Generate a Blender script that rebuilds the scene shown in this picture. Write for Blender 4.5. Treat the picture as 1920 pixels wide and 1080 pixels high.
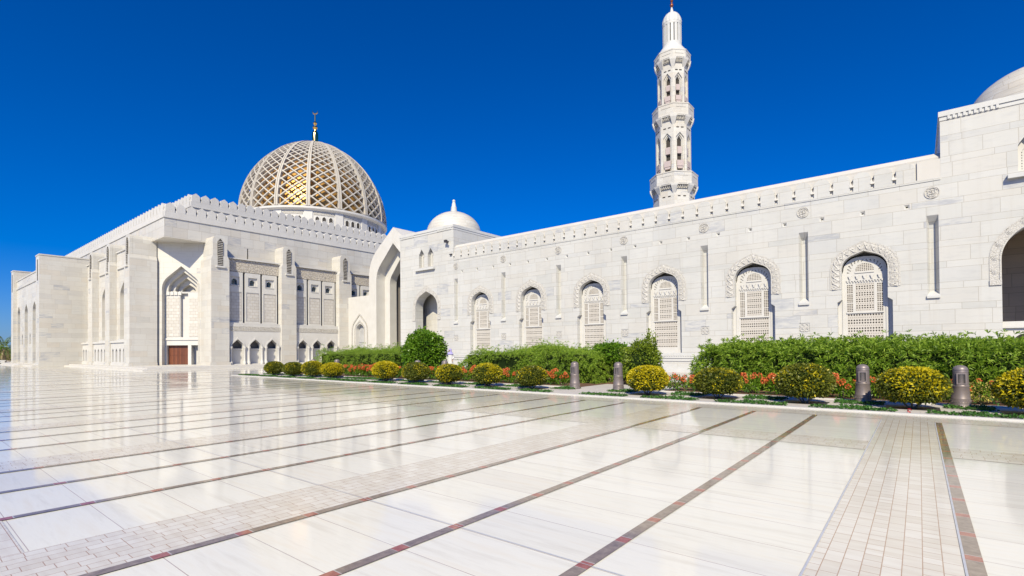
import bpy, bmesh, math, random
import numpy as np
from mathutils import Matrix, Vector
from mathutils.geometry import tessellate_polygon

scene = bpy.context.scene
for o in list(bpy.data.objects):
    bpy.data.objects.remove(o)
COL = scene.collection
R = math.radians
random.seed(7)

# ------------------------------------------------------------------ camera
YAW, PIT, ROL = .6773, .0109, -.0074
fwd = Vector((-math.sin(YAW), math.cos(YAW), 0)); rgt = Vector((math.cos(YAW), math.sin(YAW), 0)); up = Vector((0, 0, 1))
f2 = fwd*math.cos(PIT)+up*math.sin(PIT); u2 = up*math.cos(PIT)-fwd*math.sin(PIT)
r3 = rgt*math.cos(ROL)+u2*math.sin(ROL); u3 = u2*math.cos(ROL)-rgt*math.sin(ROL)
cam = bpy.data.cameras.new('camera'); co = bpy.data.objects.new('camera', cam); COL.objects.link(co)
mw = Matrix.Identity(4)
for i in range(3):
    mw[i][0] = r3[i]; mw[i][1] = u3[i]; mw[i][2] = -f2[i]
mw[2][3] = 1.6
co.matrix_world = mw
cam.sensor_fit = 'HORIZONTAL'; cam.sensor_width = 36
cam.lens = 949.04/1920*36; cam.shift_y = (646.46-540)/1920
cam.clip_start = .1; cam.clip_end = 5000
scene.camera = co

# ------------------------------------------------------------------ sky, sun
SUN_EL, SUN_H = R(39.5), Vector((.50, -.866, 0)).normalized()
to_sun = (SUN_H*math.cos(SUN_EL)+up*math.sin(SUN_EL)).normalized()
w = bpy.data.worlds.new('World'); scene.world = w; w.use_nodes = True
nt = w.node_tree; bg = nt.nodes['Background']
sky = nt.nodes.new('ShaderNodeTexSky'); sky.sky_type = 'NISHITA'; sky.sun_disc = False
sky.sun_elevation = SUN_EL; sky.sun_rotation = math.atan2(SUN_H.x, SUN_H.y)
sky.air_density = 1.0; sky.dust_density = .4; sky.ozone_density = 4.0; sky.altitude = 0
hs = nt.nodes.new('ShaderNodeMix'); hs.data_type = 'RGBA'; hs.blend_type = 'MULTIPLY'; hs.inputs[0].default_value = 1; hs.inputs[7].default_value = (.62, .88, 1.55, 1)
nt.links.new(sky.outputs[0], hs.inputs[6]); hv = nt.nodes.new('ShaderNodeHueSaturation'); hv.inputs['Saturation'].default_value = 1.2
nt.links.new(hs.outputs[2], hv.inputs['Color']); nt.links.new(hv.outputs[0], bg.inputs[0])
bg.inputs[1].default_value = .072
sl = bpy.data.lights.new('sun', 'SUN'); sl.energy = 5.0; sl.angle = R(.5); sl.color = (1, .915, .70)
so = bpy.data.objects.new('sun', sl); COL.objects.link(so)
so.rotation_euler = (-to_sun).to_track_quat('-Z', 'Y').to_euler(); so.location = (0, 0, 80)
scene.view_settings.view_transform = 'Standard'; scene.view_settings.look = 'None'
scene.view_settings.exposure = 0.06; scene.view_settings.gamma = 1
scene.cycles.max_bounces = 8; scene.cycles.diffuse_bounces = 1; scene.cycles.glossy_bounces = 4

# ------------------------------------------------------------------ node helpers
class NT:
    def __init__(s, name):
        s.m = bpy.data.materials.new(name); s.m.use_nodes = True
        s.t = s.m.node_tree; s.b = s.t.nodes['Principled BSDF']
    def n(s, typ, **k):
        x = s.t.nodes.new(typ)
        for a, v in k.items(): setattr(x, a, v)
        return x
    def l(s, a, b): s.t.links.new(a, b)
    def put(s, sock, v):
        if hasattr(v, 'is_output') or hasattr(v, 'links'): s.l(v, sock)
        else: sock.default_value = v
    def math(s, op, a, b=0.0, c=0.0):
        x = s.n('ShaderNodeMath', operation=op)
        s.put(x.inputs[0], a); s.put(x.inputs[1], b)
        if op in ('MULTIPLY_ADD', 'SMOOTH_MIN', 'COMPARE', 'WRAP'): s.put(x.inputs[2], c)
        return x.outputs[0]
    def mixf(s, f, a, b):
        x = s.n('ShaderNodeMix', data_type='FLOAT'); s.put(x.inputs[0], f); s.put(x.inputs[2], a); s.put(x.inputs[3], b); return x.outputs[0]
    def mixc(s, f, a, b, bt='MIX'):
        x = s.n('ShaderNodeMix', data_type='RGBA', blend_type=bt)
        s.put(x.inputs[0], f); s.put(x.inputs[6], a); s.put(x.inputs[7], b); return x.outputs[2]
    def ramp(s, f, stops, interp='LINEAR'):
        x = s.n('ShaderNodeValToRGB'); x.color_ramp.interpolation = interp
        e = x.color_ramp.elements
        while len(e) < len(stops): e.new(.5)
        for i, (p, c) in enumerate(stops):
            e[i].position = p; e[i].color = c if len(c) == 4 else (*c, 1)
        s.l(f, x.inputs[0]); return x.outputs[0]
    def pos(s):
        g = s.n('ShaderNodeNewGeometry'); p = s.n('ShaderNodeSeparateXYZ'); s.l(g.outputs['Position'], p.inputs[0])
        return g, p.outputs[0], p.outputs[1], p.outputs[2]
    def comb(s, x, y, z=0.0):
        c = s.n('ShaderNodeCombineXYZ'); s.put(c.inputs[0], x); s.put(c.inputs[1], y); s.put(c.inputs[2], z); return c.outputs[0]
    def noise(s, vec, scale, detail=4, rough=.55):
        x = s.n('ShaderNodeTexNoise'); x.inputs['Scale'].default_value = scale; x.inputs['Detail'].default_value = detail
        x.inputs['Roughness'].default_value = rough
        if vec is not None: s.l(vec, x.inputs['Vector'])
        return x.outputs['Fac']
    def white(s, vec):
        x = s.n('ShaderNodeTexWhiteNoise', noise_dimensions='2D'); s.l(vec, x.inputs['Vector']); return x.outputs['Value'], x.outputs['Color']
    def white1(s, v):
        x = s.n('ShaderNodeTexWhiteNoise', noise_dimensions='1D'); s.put(x.inputs['W'], v); return x.outputs['Value']
    def bump(s, h, st=.3, d=.02):
        x = s.n('ShaderNodeBump'); x.inputs['Strength'].default_value = st; x.inputs['Distance'].default_value = d
        s.l(h, x.inputs['Height']); s.l(x.outputs[0], s.b.inputs['Normal'])
    def done(s, col=None, rough=.5, metal=0, spec=.5):
        if col is not None: s.put(s.b.inputs['Base Color'], col if not isinstance(col, tuple) else (*col[:3], 1))
        s.put(s.b.inputs['Roughness'], rough); s.b.inputs['Metallic'].default_value = metal
        s.b.inputs['Specular IOR Level'].default_value = spec
        return s.m

def stone_mat(name, stops, A=.74, B=.33, z0=9.2, bw=1.75, joint=.011, jd=.76, vein=.20):
    m = NT(name); g, x, y, z = m.pos()
    nn = m.n('ShaderNodeSeparateXYZ'); m.l(g.outputs['True Normal'], nn.inputs[0])
    sel = m.math('GREATER_THAN', m.math('ABSOLUTE', nn.outputs[0]), .6)
    u = m.mixf(sel, x, y)
    P = A+B
    r = m.math('DIVIDE', m.math('SUBTRACT', z, z0-40*P), P)
    k = m.math('FLOOR', r); f = m.math('MULTIPLY', m.math('FRACT', r), P)
    isb = m.math('GREATER_THAN', f, A)
    row = m.math('MULTIPLY_ADD', k, 2.0, isb)
    fr = m.mixf(isb, f, m.math('SUBTRACT', f, A)); rh = m.mixf(isb, A, B)
    off = m.math('MULTIPLY', m.white1(row), 7.0)
    wloc = m.math('MULTIPLY', bw, m.math('MULTIPLY_ADD', m.white1(m.math('ADD', row, 31.7)), .5, .7))
    U = m.math('ADD', m.math('DIVIDE', u, wloc), off)
    cell = m.math('FLOOR', U); fu = m.math('MULTIPLY', m.math('FRACT', U), wloc)
    d = m.math('MINIMUM', m.math('MINIMUM', fu, m.math('SUBTRACT', wloc, fu)), m.math('MINIMUM', fr, m.math('SUBTRACT', rh, fr)))
    jm = m.math('LESS_THAN', d, joint)
    rv, rc = m.white(m.comb(m.math('ADD', cell, m.math('MULTIPLY', sel, 57.0)), row))
    base = m.ramp(rv, stops)
    sc = m.n('ShaderNodeSeparateColor'); m.l(rc, sc.inputs[0])
    vv = m.comb(m.math('MULTIPLY_ADD', sc.outputs[0], 40.0, m.math('MULTIPLY', u, .8)), m.math('MULTIPLY', sc.outputs[1], 40.0), m.math('MULTIPLY', z, 4.0))
    vn = m.noise(vv, 1.3, 6, .65)
    vcol = m.ramp(vn, [(.36, (.66, .67, .70)), (.5, (1, 1, 1)), (.68, (.985, .955, .91))])
    c1 = m.mixc(vein, base, m.mixc(1.0, base, vcol, 'MULTIPLY'))
    # a few blue-grey veined slabs
    dk = m.math('MULTIPLY', m.math('LESS_THAN', sc.outputs[2], .045), m.ramp(vn, [(.40, (1, 1, 1)), (.60, (0, 0, 0))]))
    c1 = m.mixc(m.math('MULTIPLY', dk, .5), c1, (.34, .36, .42, 1))
    big = m.noise(m.comb(m.math('MULTIPLY', u, .35), 0.0, m.math('MULTIPLY', z, .12)), 1.0, 4)
    c1 = m.mixc(.5, c1, m.mixc(1.0, c1, m.ramp(big, [(.35, (.86, .85, .83)), (.6, (1, 1, 1))]), 'MULTIPLY'))
    stn = m.noise(m.comb(m.math('MULTIPLY', u, 2.6), 3.0, m.math('MULTIPLY', z, .10)), 1.0, 5, .7)
    c1 = m.mixc(m.math('MULTIPLY', m.ramp(stn, [(.54, (0, 0, 0)), (.74, (1, 1, 1))]), .30), c1, (.50, .45, .38, 1))
    col = m.mixc(jm, c1, m.mixc(1.0, c1, (jd, jd*.96, jd*.9, 1), 'MULTIPLY'))
    m.bump(m.math('ADD', m.math('MULTIPLY', m.math('SUBTRACT', 1.0, jm), .6), m.math('MULTIPLY', vn, .1)), .35, .01)
    return m.done(col, .42, 0, .35)

WHITE = [(0, (0.6, 0.594, 0.562)), (0.2, (0.641, 0.63, 0.593)), (0.55, (0.664, 0.654, 0.62)), (0.82, (0.65, 0.628, 0.58)), (1, (0.614, 0.612, 0.593))]
CREAM = [(0, (0.627, 0.601, 0.545)), (0.25, (0.679, 0.647, 0.585)), (0.6, (0.698, 0.675, 0.616)), (0.85, (0.665, 0.614, 0.531)), (1, (0.632, 0.61, 0.567))]
M_WHITE = stone_mat('white_marble_courses', WHITE)
M_CREAM = stone_mat('cream_marble_courses', CREAM, .60, .60, 0, 1.6, .010, .86)
M_UPPER = stone_mat('pale_marble_slabs', CREAM, 1.0, 1.0, 14.6, 1.15, .012, .72)

def plain_stone(name, c1, c2, scale=1.2, rough=.5):
    m = NT(name); g, x, y, z = m.pos()
    n = m.noise(g.outputs['Position'], scale, 6, .6)
    n2 = m.noise(m.comb(m.math('MULTIPLY', x, 1.0), y, m.math('MULTIPLY', z, .25)), 2.5, 4)
    c = m.mixc(m.math('MULTIPLY', n2, .25), m.ramp(n, [(.3, c1), (.7, c2)]), (.50, .46, .40, 1))
    m.bump(m.noise(g.outputs['Position'], 14, 4), .15, .01)
    return m.done(c, rough, 0, .35)
M_DOMEC = stone_mat('domed_stone_courses', CREAM, .34, .34, 0, 1.2, .012, .80, .3)
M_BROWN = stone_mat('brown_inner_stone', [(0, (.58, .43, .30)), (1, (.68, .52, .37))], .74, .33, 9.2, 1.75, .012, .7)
M_MIN = stone_mat('minaret_stone_courses', CREAM, .55, .55, 0, 1.3, .012, .84, .3)
M_LATW = plain_stone('tan_lattice_stone', (.60, .55, .485), (.67, .625, .56))
M_TRIM = plain_stone('smooth_marble', (.66, .635, .59), (.73, .71, .67))
M_PLATE = plain_stone('smooth_white_marble', (.61, .61, .595), (.69, .685, .66))
M_STEP = plain_stone('step_stone', (.68, .64, .58), (.75, .72, .66))
M_GREY = plain_stone('grey_marble', (.40, .40, .41), (.55, .55, .55))

def carved(name, c1, c2, s=7.0, st=.8):
    m = NT(name); g, x, y, z = m.pos()
    v = m.n('ShaderNodeTexVoronoi'); v.feature = 'DISTANCE_TO_EDGE'; v.inputs['Scale'].default_value = s; m.l(g.outputs['Position'], v.inputs['Vector'])
    e = m.ramp(v.outputs['Distance'], [(.02, (0, 0, 0)), (.12, (1, 1, 1))])
    n = m.noise(g.outputs['Position'], s*2.2, 3)
    c = m.mixc(e, c1+(1,), c2+(1,))  # grooves darkened in the colour, as shade in the cavities
    c = m.mixc(m.math('MULTIPLY', n, .5), c, c1+(1,))
    m.bump(m.math('ADD', e, m.math('MULTIPLY', n, .5)), st, .05)
    return m.done(c, .6, 0, .3)
M_CARVE = carved('carved_stone', (.50, .46, .40), (.70, .67, .61))
M_COPE = plain_stone('cream_coping_stone', (.64, .60, .54), (.70, .67, .615), .8)
M_FRIEZE = carved('carved_frieze_stone', (.48, .425, .35), (.64, .585, .50), 4.0)
M_ARCHV = carved('archivolt_stone', (.55, .52, .47), (.655, .63, .585), 10.0, .35)
def panel_stone():
    m = NT('fretted_panel_stone'); g, x, y, z = m.pos()
    nn = m.n('ShaderNodeSeparateXYZ'); m.l(g.outputs['True Normal'], nn.inputs[0])
    u = m.mixf(m.math('GREATER_THAN', m.math('ABSOLUTE', nn.outputs[0]), .75), m.math('MULTIPLY', m.math('ADD', x, y), .707), y)
    b = m.n('ShaderNodeTexBrick'); m.l(m.comb(u, z), b.inputs['Vector'])
    b.inputs['Scale'].default_value = 1; b.inputs['Brick Width'].default_value = .50; b.inputs['Row Height'].default_value = .34
    b.inputs['Mortar Size'].default_value = .022; b.inputs['Mortar Smooth'].default_value = .3
    b.inputs['Color1'].default_value = (.70, .67, .62, 1); b.inputs['Color2'].default_value = (.60, .57, .52, 1); b.inputs['Mortar'].default_value = (.50, .45, .385, 1)
    n = m.noise(g.outputs['Position'], 6, 4)
    c = m.mixc(m.math('MULTIPLY', n, .35), b.outputs['Color'], (.52, .47, .41, 1))
    m.bump(m.math('SUBTRACT', m.math('MULTIPLY', n, .5), b.outputs['Fac']), .45, .03)
    return m.done(c, .6, 0, .3)
M_PANEL = panel_stone()

def simple(name, col, rough=.5, metal=0, spec=.5, var=.15, scale=8):
    m = NT(name); g, *_ = m.pos()
    n = m.noise(g.outputs['Position'], scale, 4)
    c = m.mixc(n, tuple(v*(1-var) for v in col)+(1,), tuple(min(1, v*(1+var)) for v in col)+(1,))
    return m.done(c, rough, metal, spec)
M_DARK = simple('dark_recess', (.055, .047, .04), .9)  # unlit depth of openings put into the colour; window bars share it
M_DIM = simple('shade_toned_wall', (.30, .27, .24), .8)  # wall tone darkened to stand for interior shade
M_PINK = simple('pink_stone_screen', (.52, .43, .41), .7)
M_GLASS = simple('blue_window_glass', (.03, .10, .15), .08, 0, .9)
M_GOLD = simple('gilded_dome', (.66, .37, .10), .40, .75, .5, .15, 3)
M_GOLD2 = simple('polished_gold', (.85, .58, .20), .18, 1)
M_LAT = simple('pale_dome_stone', (.56, .515, .445), .6, 0, .3, .08, 1.5)
def wood():
    m = NT('red_brown_timber'); g, x, y, z = m.pos()
    u = m.math('MULTIPLY', m.math('ADD', x, y), .707)
    pl = m.math('FRACT', m.math('MULTIPLY', u, 5.0))
    rv = m.white1(m.math('FLOOR', m.math('MULTIPLY', u, 5.0)))
    n = m.noise(m.comb(m.math('MULTIPLY', u, 18.0), 0.0, m.math('MULTIPLY', z, 1.2)), 1.5, 5)
    c = m.ramp(m.math('ADD', m.math('MULTIPLY', n, .7), m.math('MULTIPLY', rv, .35)), [(.2, (.10, .028, .012)), (.8, (.24, .075, .03))])
    c = m.mixc(m.math('LESS_THAN', pl, .06), c, (.05, .015, .008, 1))
    return m.done(c, .45)
M_WOOD = wood()
M_BRONZE = simple('weathered_bronze', (.27, .225, .215), .45, .35, .5, .08, 12)
M_BRONZE_D = simple('dark_louvre_metal', (.07, .065, .07), .5, .4)
M_BRONZE_L = simple('louvre_metal', (.13, .12, .12), .5, .4)
M_SOIL = simple('brown_soil', (.17, .10, .065), .95, 0, .1, .5, 5)
M_BARK = simple('grey_bark', (.22, .18, .14), .9, 0, .2, .4, 20)
M_CLOTH_L = simple('lavender_cloth', (.42, .38, .72), .85, 0, .2)
M_CLOTH_W = simple('white_cloth', (.72, .72, .72), .85, 0, .2)
M_SKIN = simple('skin', (.40, .24, .16), .55)
M_HAIR = simple('black_hair', (.015, .012, .01), .5)
M_METAL = simple('bright_metal_joint', (.72, .73, .76), .3, .3)

# ------------------------------------------------------------------ plaza materials
PER, X0 = 4.965, .35
def plaza_mat():
    m = NT('polished_plaza_marble'); g, x, y, z = m.pos()
    q = m.math('DIVIDE', m.math('SUBTRACT', X0+PER*60, x), PER)
    k = m.math('FLOOR', q); p = m.math('MULTIPLY', m.math('FRACT', q), PER)
    idx = m.math('ADD', m.math('MULTIPLY', k, 3.0), m.math('ADD', m.math('GREATER_THAN', p, 2.3), m.math('GREATER_THAN', p, 3.65)))
    v = m.math('DIVIDE', m.math('SUBTRACT', y, .12-63), .63)
    row = m.math('FLOOR', v); fv = m.math('MULTIPLY', m.math('FRACT', v), .63)
    d = m.math('MINIMUM', fv, m.math('SUBTRACT', .63, fv))
    jm = m.math('LESS_THAN', d, .0035)
    rv, rc = m.white(m.comb(idx, row))
    sc = m.n('ShaderNodeSeparateColor'); m.l(rc, sc.inputs[0])
    base = m.ramp(rv, [(0, (.83, .79, .69)), (.35, (.89, .86, .75)), (.75, (.91, .88, .775)), (1, (.87, .84, .735))])
    vv = m.comb(m.math('MULTIPLY_ADD', sc.outputs[0], 30.0, m.math('MULTIPLY', x, .55)), m.math('MULTIPLY_ADD', sc.outputs[1], 30.0, m.math('MULTIPLY', y, 5.0)))
    vn = m.noise(vv, 1.4, 7, .65)
    c = m.mixc(1.0, base, m.ramp(vn, [(.28, (.86, .84, .815)), (.50, (1, 1, 1)), (.72, (.96, .925, .875))]), 'MULTIPLY')
    jn = m.noise(g.outputs['Position'], .7, 2)
    c = m.mixc(jm, c, m.mixc(jn, (.50, .34, .26, 1), (.52, .50, .50, 1)))
    rn = m.noise(g.outputs['Position'], 1.1, 5)
    rough = m.math('MULTIPLY_ADD', rn, .07, .045)
    wv = m.noise(m.comb(m.math('MULTIPLY', x, .8), m.math('MULTIPLY', y, .8)), 1.0, 2)
    tilt = m.math('MULTIPLY', m.math('SUBTRACT', sc.outputs[2], .5), m.math('ADD', fv, x))
    m.bump(m.math('ADD', m.math('MULTIPLY', wv, .0022), m.math('MULTIPLY', tilt, .0012)), .5, 1.0)
    return m.done(c, rough, 0, .2)
M_PLAZA = plaza_mat()
def paver_mat(name, alongx):
    m = NT(name); g, x, y, z = m.pos()
    vec = m.comb(x, y) if alongx else m.comb(y, x)
    b = m.n('ShaderNodeTexBrick'); m.l(vec, b.inputs['Vector']); b.offset = .5; b.squash_frequency = 3; b.squash = .55
    b.inputs['Scale'].default_value = 1; b.inputs['Brick Width'].default_value = .235; b.inputs['Row Height'].default_value = .117
    b.inputs['Mortar Size'].default_value = .0035; b.inputs['Mortar Smooth'].default_value = .1; b.inputs['Bias'].default_value = -.1
    b.inputs['Color1'].default_value = (.86, .815, .71, 1); b.inputs['Color2'].default_value = (.775, .715, .60, 1)
    b.inputs['Mortar'].default_value = (.52, .36, .25, 1)
    n = m.noise(m.comb(m.math('MULTIPLY', x, 1.0), m.math('MULTIPLY', y, 5.0)), 2, 5)
    c = m.mixc(1.0, b.outputs['Color'], m.ramp(n, [(.3, (.90, .87, .84)), (.6, (1, 1, 1))]), 'MULTIPLY')
    rn = m.noise(g.outputs['Position'], 2, 4)
    m.bump(m.math('SUBTRACT', m.math('MULTIPLY', rn, .3), b.outputs['Fac']), .12, .004)
    return m.done(c, m.math('MULTIPLY_ADD', rn, .12, .09), 0, .5)
M_PAVE_Y = paver_mat('small_paver_bricks', False); M_PAVE_X = paver_mat('small_paver_bricks_cross', True)
def inlay_mat():
    m = NT('brown_granite_inlay'); g, x, y, z = m.pos()
    n = m.noise(g.outputs['Position'], 14, 6, .7)
    n2 = m.noise(m.comb(m.math('MULTIPLY', x, 2.0), m.math('MULTIPLY', y, 1.0)), 1.2, 3)
    br = m.ramp(m.math('MULTIPLY_ADD', n, .75, m.math('MULTIPLY', n2, .25)), [(.3, (.19, .145, .11)), (.55, (.34, .27, .205)), (.75, (.48, .40, .31))])
    fb = m.math('FRACT', m.math('DIVIDE', m.math('SUBTRACT', y, 3.20-63), .63))
    red = m.ramp(n, [(.3, (.32, .10, .07)), (.7, (.54, .24, .16))])
    c = m.mixc(m.math('LESS_THAN', fb, .20), br, red)
    e = m.math('MINIMUM', m.math('ABSOLUTE', fb), m.math('ABSOLUTE', m.math('SUBTRACT', fb, .20)))
    c = m.mixc(m.math('LESS_THAN', e, .008), c, (.55, .5, .46, 1))
    return m.done(c, .08, 0, .5)
M_INLAY = inlay_mat()
def sand_mat():
    m = NT('sandy_ground'); g, *_ = m.pos()
    n = m.noise(g.outputs['Position'], .15, 6)
    return m.done(m.ramp(n, [(.3, (.42, .36, .28)), (.7, (.54, .47, .38))]), .95, 0, .1)
M_SAND = sand_mat()
def leaf_mat(name, c1, c2, tr=.3, rough=.45):
    m = NT(name); g = m.n('ShaderNodeNewGeometry')
    n = m.noise(g.outputs['Position'], 1.6, 2)
    f = m.math('MULTIPLY_ADD', g.outputs['Random Per Island'], .7, m.math('MULTIPLY', n, .4))
    c = m.ramp(f, [(.15, c1), (.9, c2)])
    m.done(c, rough, 0, .4)
    t = m.n('ShaderNodeBsdfTranslucent'); m.l(m.mixc(1.0, c, (1.0, 1.1, .6, 1), 'MULTIPLY'), t.inputs['Color'])
    mx = m.n('ShaderNodeMixShader'); mx.inputs[0].default_value = tr
    m.l(m.b.outputs[0], mx.inputs[1]); m.l(t.outputs[0], mx.inputs[2])
    m.l(mx.outputs[0], m.t.nodes['Material Output'].inputs['Surface'])
    return m.m
M_LF_HEDGE = leaf_mat('hedge_leaves', (.15, .275, .02), (.42, .57, .075), .42)
M_LF_FEATHER = leaf_mat('feathery_leaves', (.17, .31, .025), (.46, .61, .075), .42)
M_LF_DARK = leaf_mat('dark_glossy_leaves', (.06, .16, .008), (.22, .38, .03), .3, .3)
M_LF_LIME = leaf_mat('lime_leaves', (.10, .17, .012), (.30, .38, .03))
M_LF_OLIVE = leaf_mat('olive_leaves', (.085, .115, .014), (.22, .23, .025), .3)
M_LF_YEL = leaf_mat('yellow_leaves', (.46, .40, .01), (.78, .62, .015), .3)
M_LF_COVER = leaf_mat('ground_cover_leaves', (.03, .10, .015), (.10, .24, .04), .2)
M_FL_RED = leaf_mat('orange_red_petals', (.80, .10, .03), (.92, .30, .10), .25)
M_LF_PALE = leaf_mat('pale_yellow_leaves', (.45, .40, .08), (.70, .58, .16), .2)
M_CORE = simple('dark_core_green', (.015, .028, .006), .9, 0, .1)  # solid hulls behind the leaves; inner shade put into the colour
M_LF_PALM = leaf_mat('palm_leaves', (.05, .10, .02), (.16, .22, .06), .15)
M_LF_DRY = leaf_mat('dry_palm_leaves', (.22, .17, .08), (.34, .27, .14), .1)

# ------------------------------------------------------------------ mesh builder
def fY(Y): return lambda u, v, w: (u, Y-w, v)
def fX(X): return lambda u, v, w: (X+w, u, v)
def fG(o, ud, nd): return lambda u, v, w: (o[0]+ud[0]*u+nd[0]*w, o[1]+ud[1]*u+nd[1]*w, v)

class MB:
    def __init__(s): s.v = []; s.f = []; s.m = []; s.k = 0
    def add(s, vs, fs):
        b = len(s.v); s.v += [tuple(p) for p in vs]
        for f in fs: s.f.append(tuple(b+i for i in f)); s.m.append(s.k)
    def box(s, x0, x1, y0, y1, z0, z1):
        s.add([(x, y, z) for z in (z0, z1) for y in (y0, y1) for x in (x0, x1)],
              [(0, 2, 3, 1), (4, 5, 7, 6), (0, 1, 5, 4), (2, 6, 7, 3), (0, 4, 6, 2), (1, 3, 7, 5)])
    def fbox(s, fr, u0, u1, v0, v1, w0, w1):
        s.prism(fr, [(u0, v0), (u1, v0), (u1, v1), (u0, v1)], w0, w1)
    def prism(s, fr, pts, w0, w1, back=True):
        n = len(pts); vs = [fr(u, v, w1) for u, v in pts]+[fr(u, v, w0) for u, v in pts]
        fs = [tuple(range(n))]+[(i, n+i, n+(i+1) % n, (i+1) % n) for i in range(n)]
        if back: fs.append(tuple(range(2*n-1, n-1, -1)))
        s.add(vs, fs)
    def poly(s, fr, pts, w): s.add([fr(u, v, w) for u, v in pts], [tuple(range(len(pts)))])
    def panel(s, fr, outer, holes, w):
        loops = [[Vector((u, v, 0)) for u, v in outer]]+[[Vector((u, v, 0)) for u, v in h] for h in holes]
        flat = [p for l in loops for p in l]
        tris = tessellate_polygon(loops)
        s.add([fr(p.x, p.y, w) for p in flat], [t for t in tris if len(set(t)) == 3])
    def reveal(s, fr, loop, w0, w1, cap=False, open_bottom=False):
        n = len(loop); vs = [fr(u, v, w0) for u, v in loop]+[fr(u, v, w1) for u, v in loop]
        fs = [(i, (i+1) % n, n+(i+1) % n, n+i) for i in range(n - (1 if open_bottom else 0))]
        if cap: fs.append(tuple(range(n, 2*n)))
        s.add(vs, fs)
    def band(s, fr, inner, outer, w0, w1):
        # raised band between two open polylines of equal length
        n = len(inner)
        vs = [fr(u, v, w1) for u, v in inner]+[fr(u, v, w1) for u, v in outer]+[fr(u, v, w0) for u, v in inner]+[fr(u, v, w0) for u, v in outer]
        fs = []
        for i in range(n-1):
            fs += [(i, i+1, n+i+1, n+i), (i, 2*n+i, 2*n+i+1, i+1), (n+i, n+i+1, 3*n+i+1, 3*n+i)]
        fs += [(0, n, 3*n, 2*n), (n-1, 2*n+n-1, 3*n+n-1, 2*n-1)]
        s.add(vs, fs)
    def lathe(s, c, prof, n=24, rot=0.0, closed=False):
        vs = []; fs = []
        for r, z in prof:
            for i in range(n):
                a = rot+2*math.pi*i/n; vs.append((c[0]+r*math.cos(a), c[1]+r*math.sin(a), c[2]+z))
        for j in range(len(prof)-1):
            for i in range(n):
                fs.append((j*n+i, j*n+(i+1) % n, (j+1)*n+(i+1) % n, (j+1)*n+i))
        if prof[0][0] > .001: fs.append(tuple(range(n-1, -1, -1)))
        if prof[-1][0] > .001: fs.append(tuple(range((len(prof)-1)*n, len(prof)*n)))
        s.add(vs, fs)
    def tube(s, pts, rads, n=6):
        vs = []; fs = []; pts = [Vector(p) for p in pts]
        if not isinstance(rads, (list, tuple)): rads = [rads]*len(pts)
        for i, p in enumerate(pts):
            t = (pts[min(i+1, len(pts)-1)]-pts[max(i-1, 0)]).normalized()
            a = t.cross(Vector((0, 0, 1))); a = a.normalized() if a.length > .05 else Vector((1, 0, 0)); b = t.cross(a)
            for j in range(n):
                an = 2*math.pi*j/n; vs.append(p+(a*math.cos(an)+b*math.sin(an))*rads[i])
        for i in range(len(pts)-1):
            for j in range(n): fs.append((i*n+j, i*n+(j+1) % n, (i+1)*n+(j+1) % n, (i+1)*n+j))
        fs.append(tuple(range(n-1, -1, -1))); fs.append(tuple(range((len(pts)-1)*n, len(pts)*n)))
        s.add(vs, fs)
    def lattice(s, fr, u0, u1, v0, v1, nx, ny, sh, w, inside=None):
        du = (u1-u0)/nx; dv = (v1-v0)/ny
        for i in range(nx):
            for j in range(ny):
                cu = u0+(i+.5)*du; cv = v0+(j+.5)*dv
                if inside and not inside(cu, cv): continue
                a, b = du/2, dv/2
                vs = [fr(cu+x, cv+y, w) for x, y in ((-a, -b), (0, -b), (a, -b), (a, 0), (a, b), (0, b), (-a, b), (-a, 0), (0, -b*sh), (a*sh, 0), (0, b*sh), (-a*sh, 0))]
                s.add(vs, [(0, 1, 8, 11, 7), (1, 2, 3, 9, 8), (3, 4, 5, 10, 9), (5, 6, 7, 11, 10)])
    def build(s, name, mats, parent=None, smooth=False, mod=None, world=True):
        me = bpy.data.meshes.new(name)
        off = Vector((0, 0, 0))
        if parent is not None and world: off = Vector(parent.get('_o', (0, 0, 0)))
        me.from_pydata([tuple(Vector(p)-off) for p in s.v], [], s.f)
        mats = mats if isinstance(mats, (list, tuple)) else [mats]
        for m in mats: me.materials.append(m)
        if len(mats) > 1: me.polygons.foreach_set('material_index', s.m)
        bm = bmesh.new(); bm.from_mesh(me); bmesh.ops.remove_doubles(bm, verts=bm.verts, dist=.0004)
        bmesh.ops.recalc_face_normals(bm, faces=bm.faces); bm.to_mesh(me); bm.free()
        if smooth:
            me.polygons.foreach_set('use_smooth', [True]*len(me.polygons))
            try: me.set_sharp_from_angle(angle=R(38))
            except Exception: pass
        o = bpy.data.objects.new(name, me); COL.objects.link(o)
        if parent is not None: o.parent = parent; o['_o'] = tuple(off)
        if mod: 
            md = o.modifiers.new('thickness', 'SOLIDIFY'); md.thickness = mod; md.offset = -1
        return o

def thing(name, label, cat, loc=(0, 0, 0), group=None):
    o = bpy.data.objects.new(name, None); o.empty_display_size = .3; COL.objects.link(o)
    o.location = loc; o['_o'] = tuple(loc); o['label'] = label; o['category'] = cat
    if group: o['group'] = group
    return o
def tag(o, label, cat, group=None, kind=None):
    if label: o['label'] = label
    if cat: o['category'] = cat
    if group: o['group'] = group
    if kind: o['kind'] = kind
    return o
def copy_tree(o, parent=None):
    c = o.copy(); COL.objects.link(c)
    if parent: c.parent = parent
    for ch in list(o.children): copy_tree(ch, c)
    return c

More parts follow.
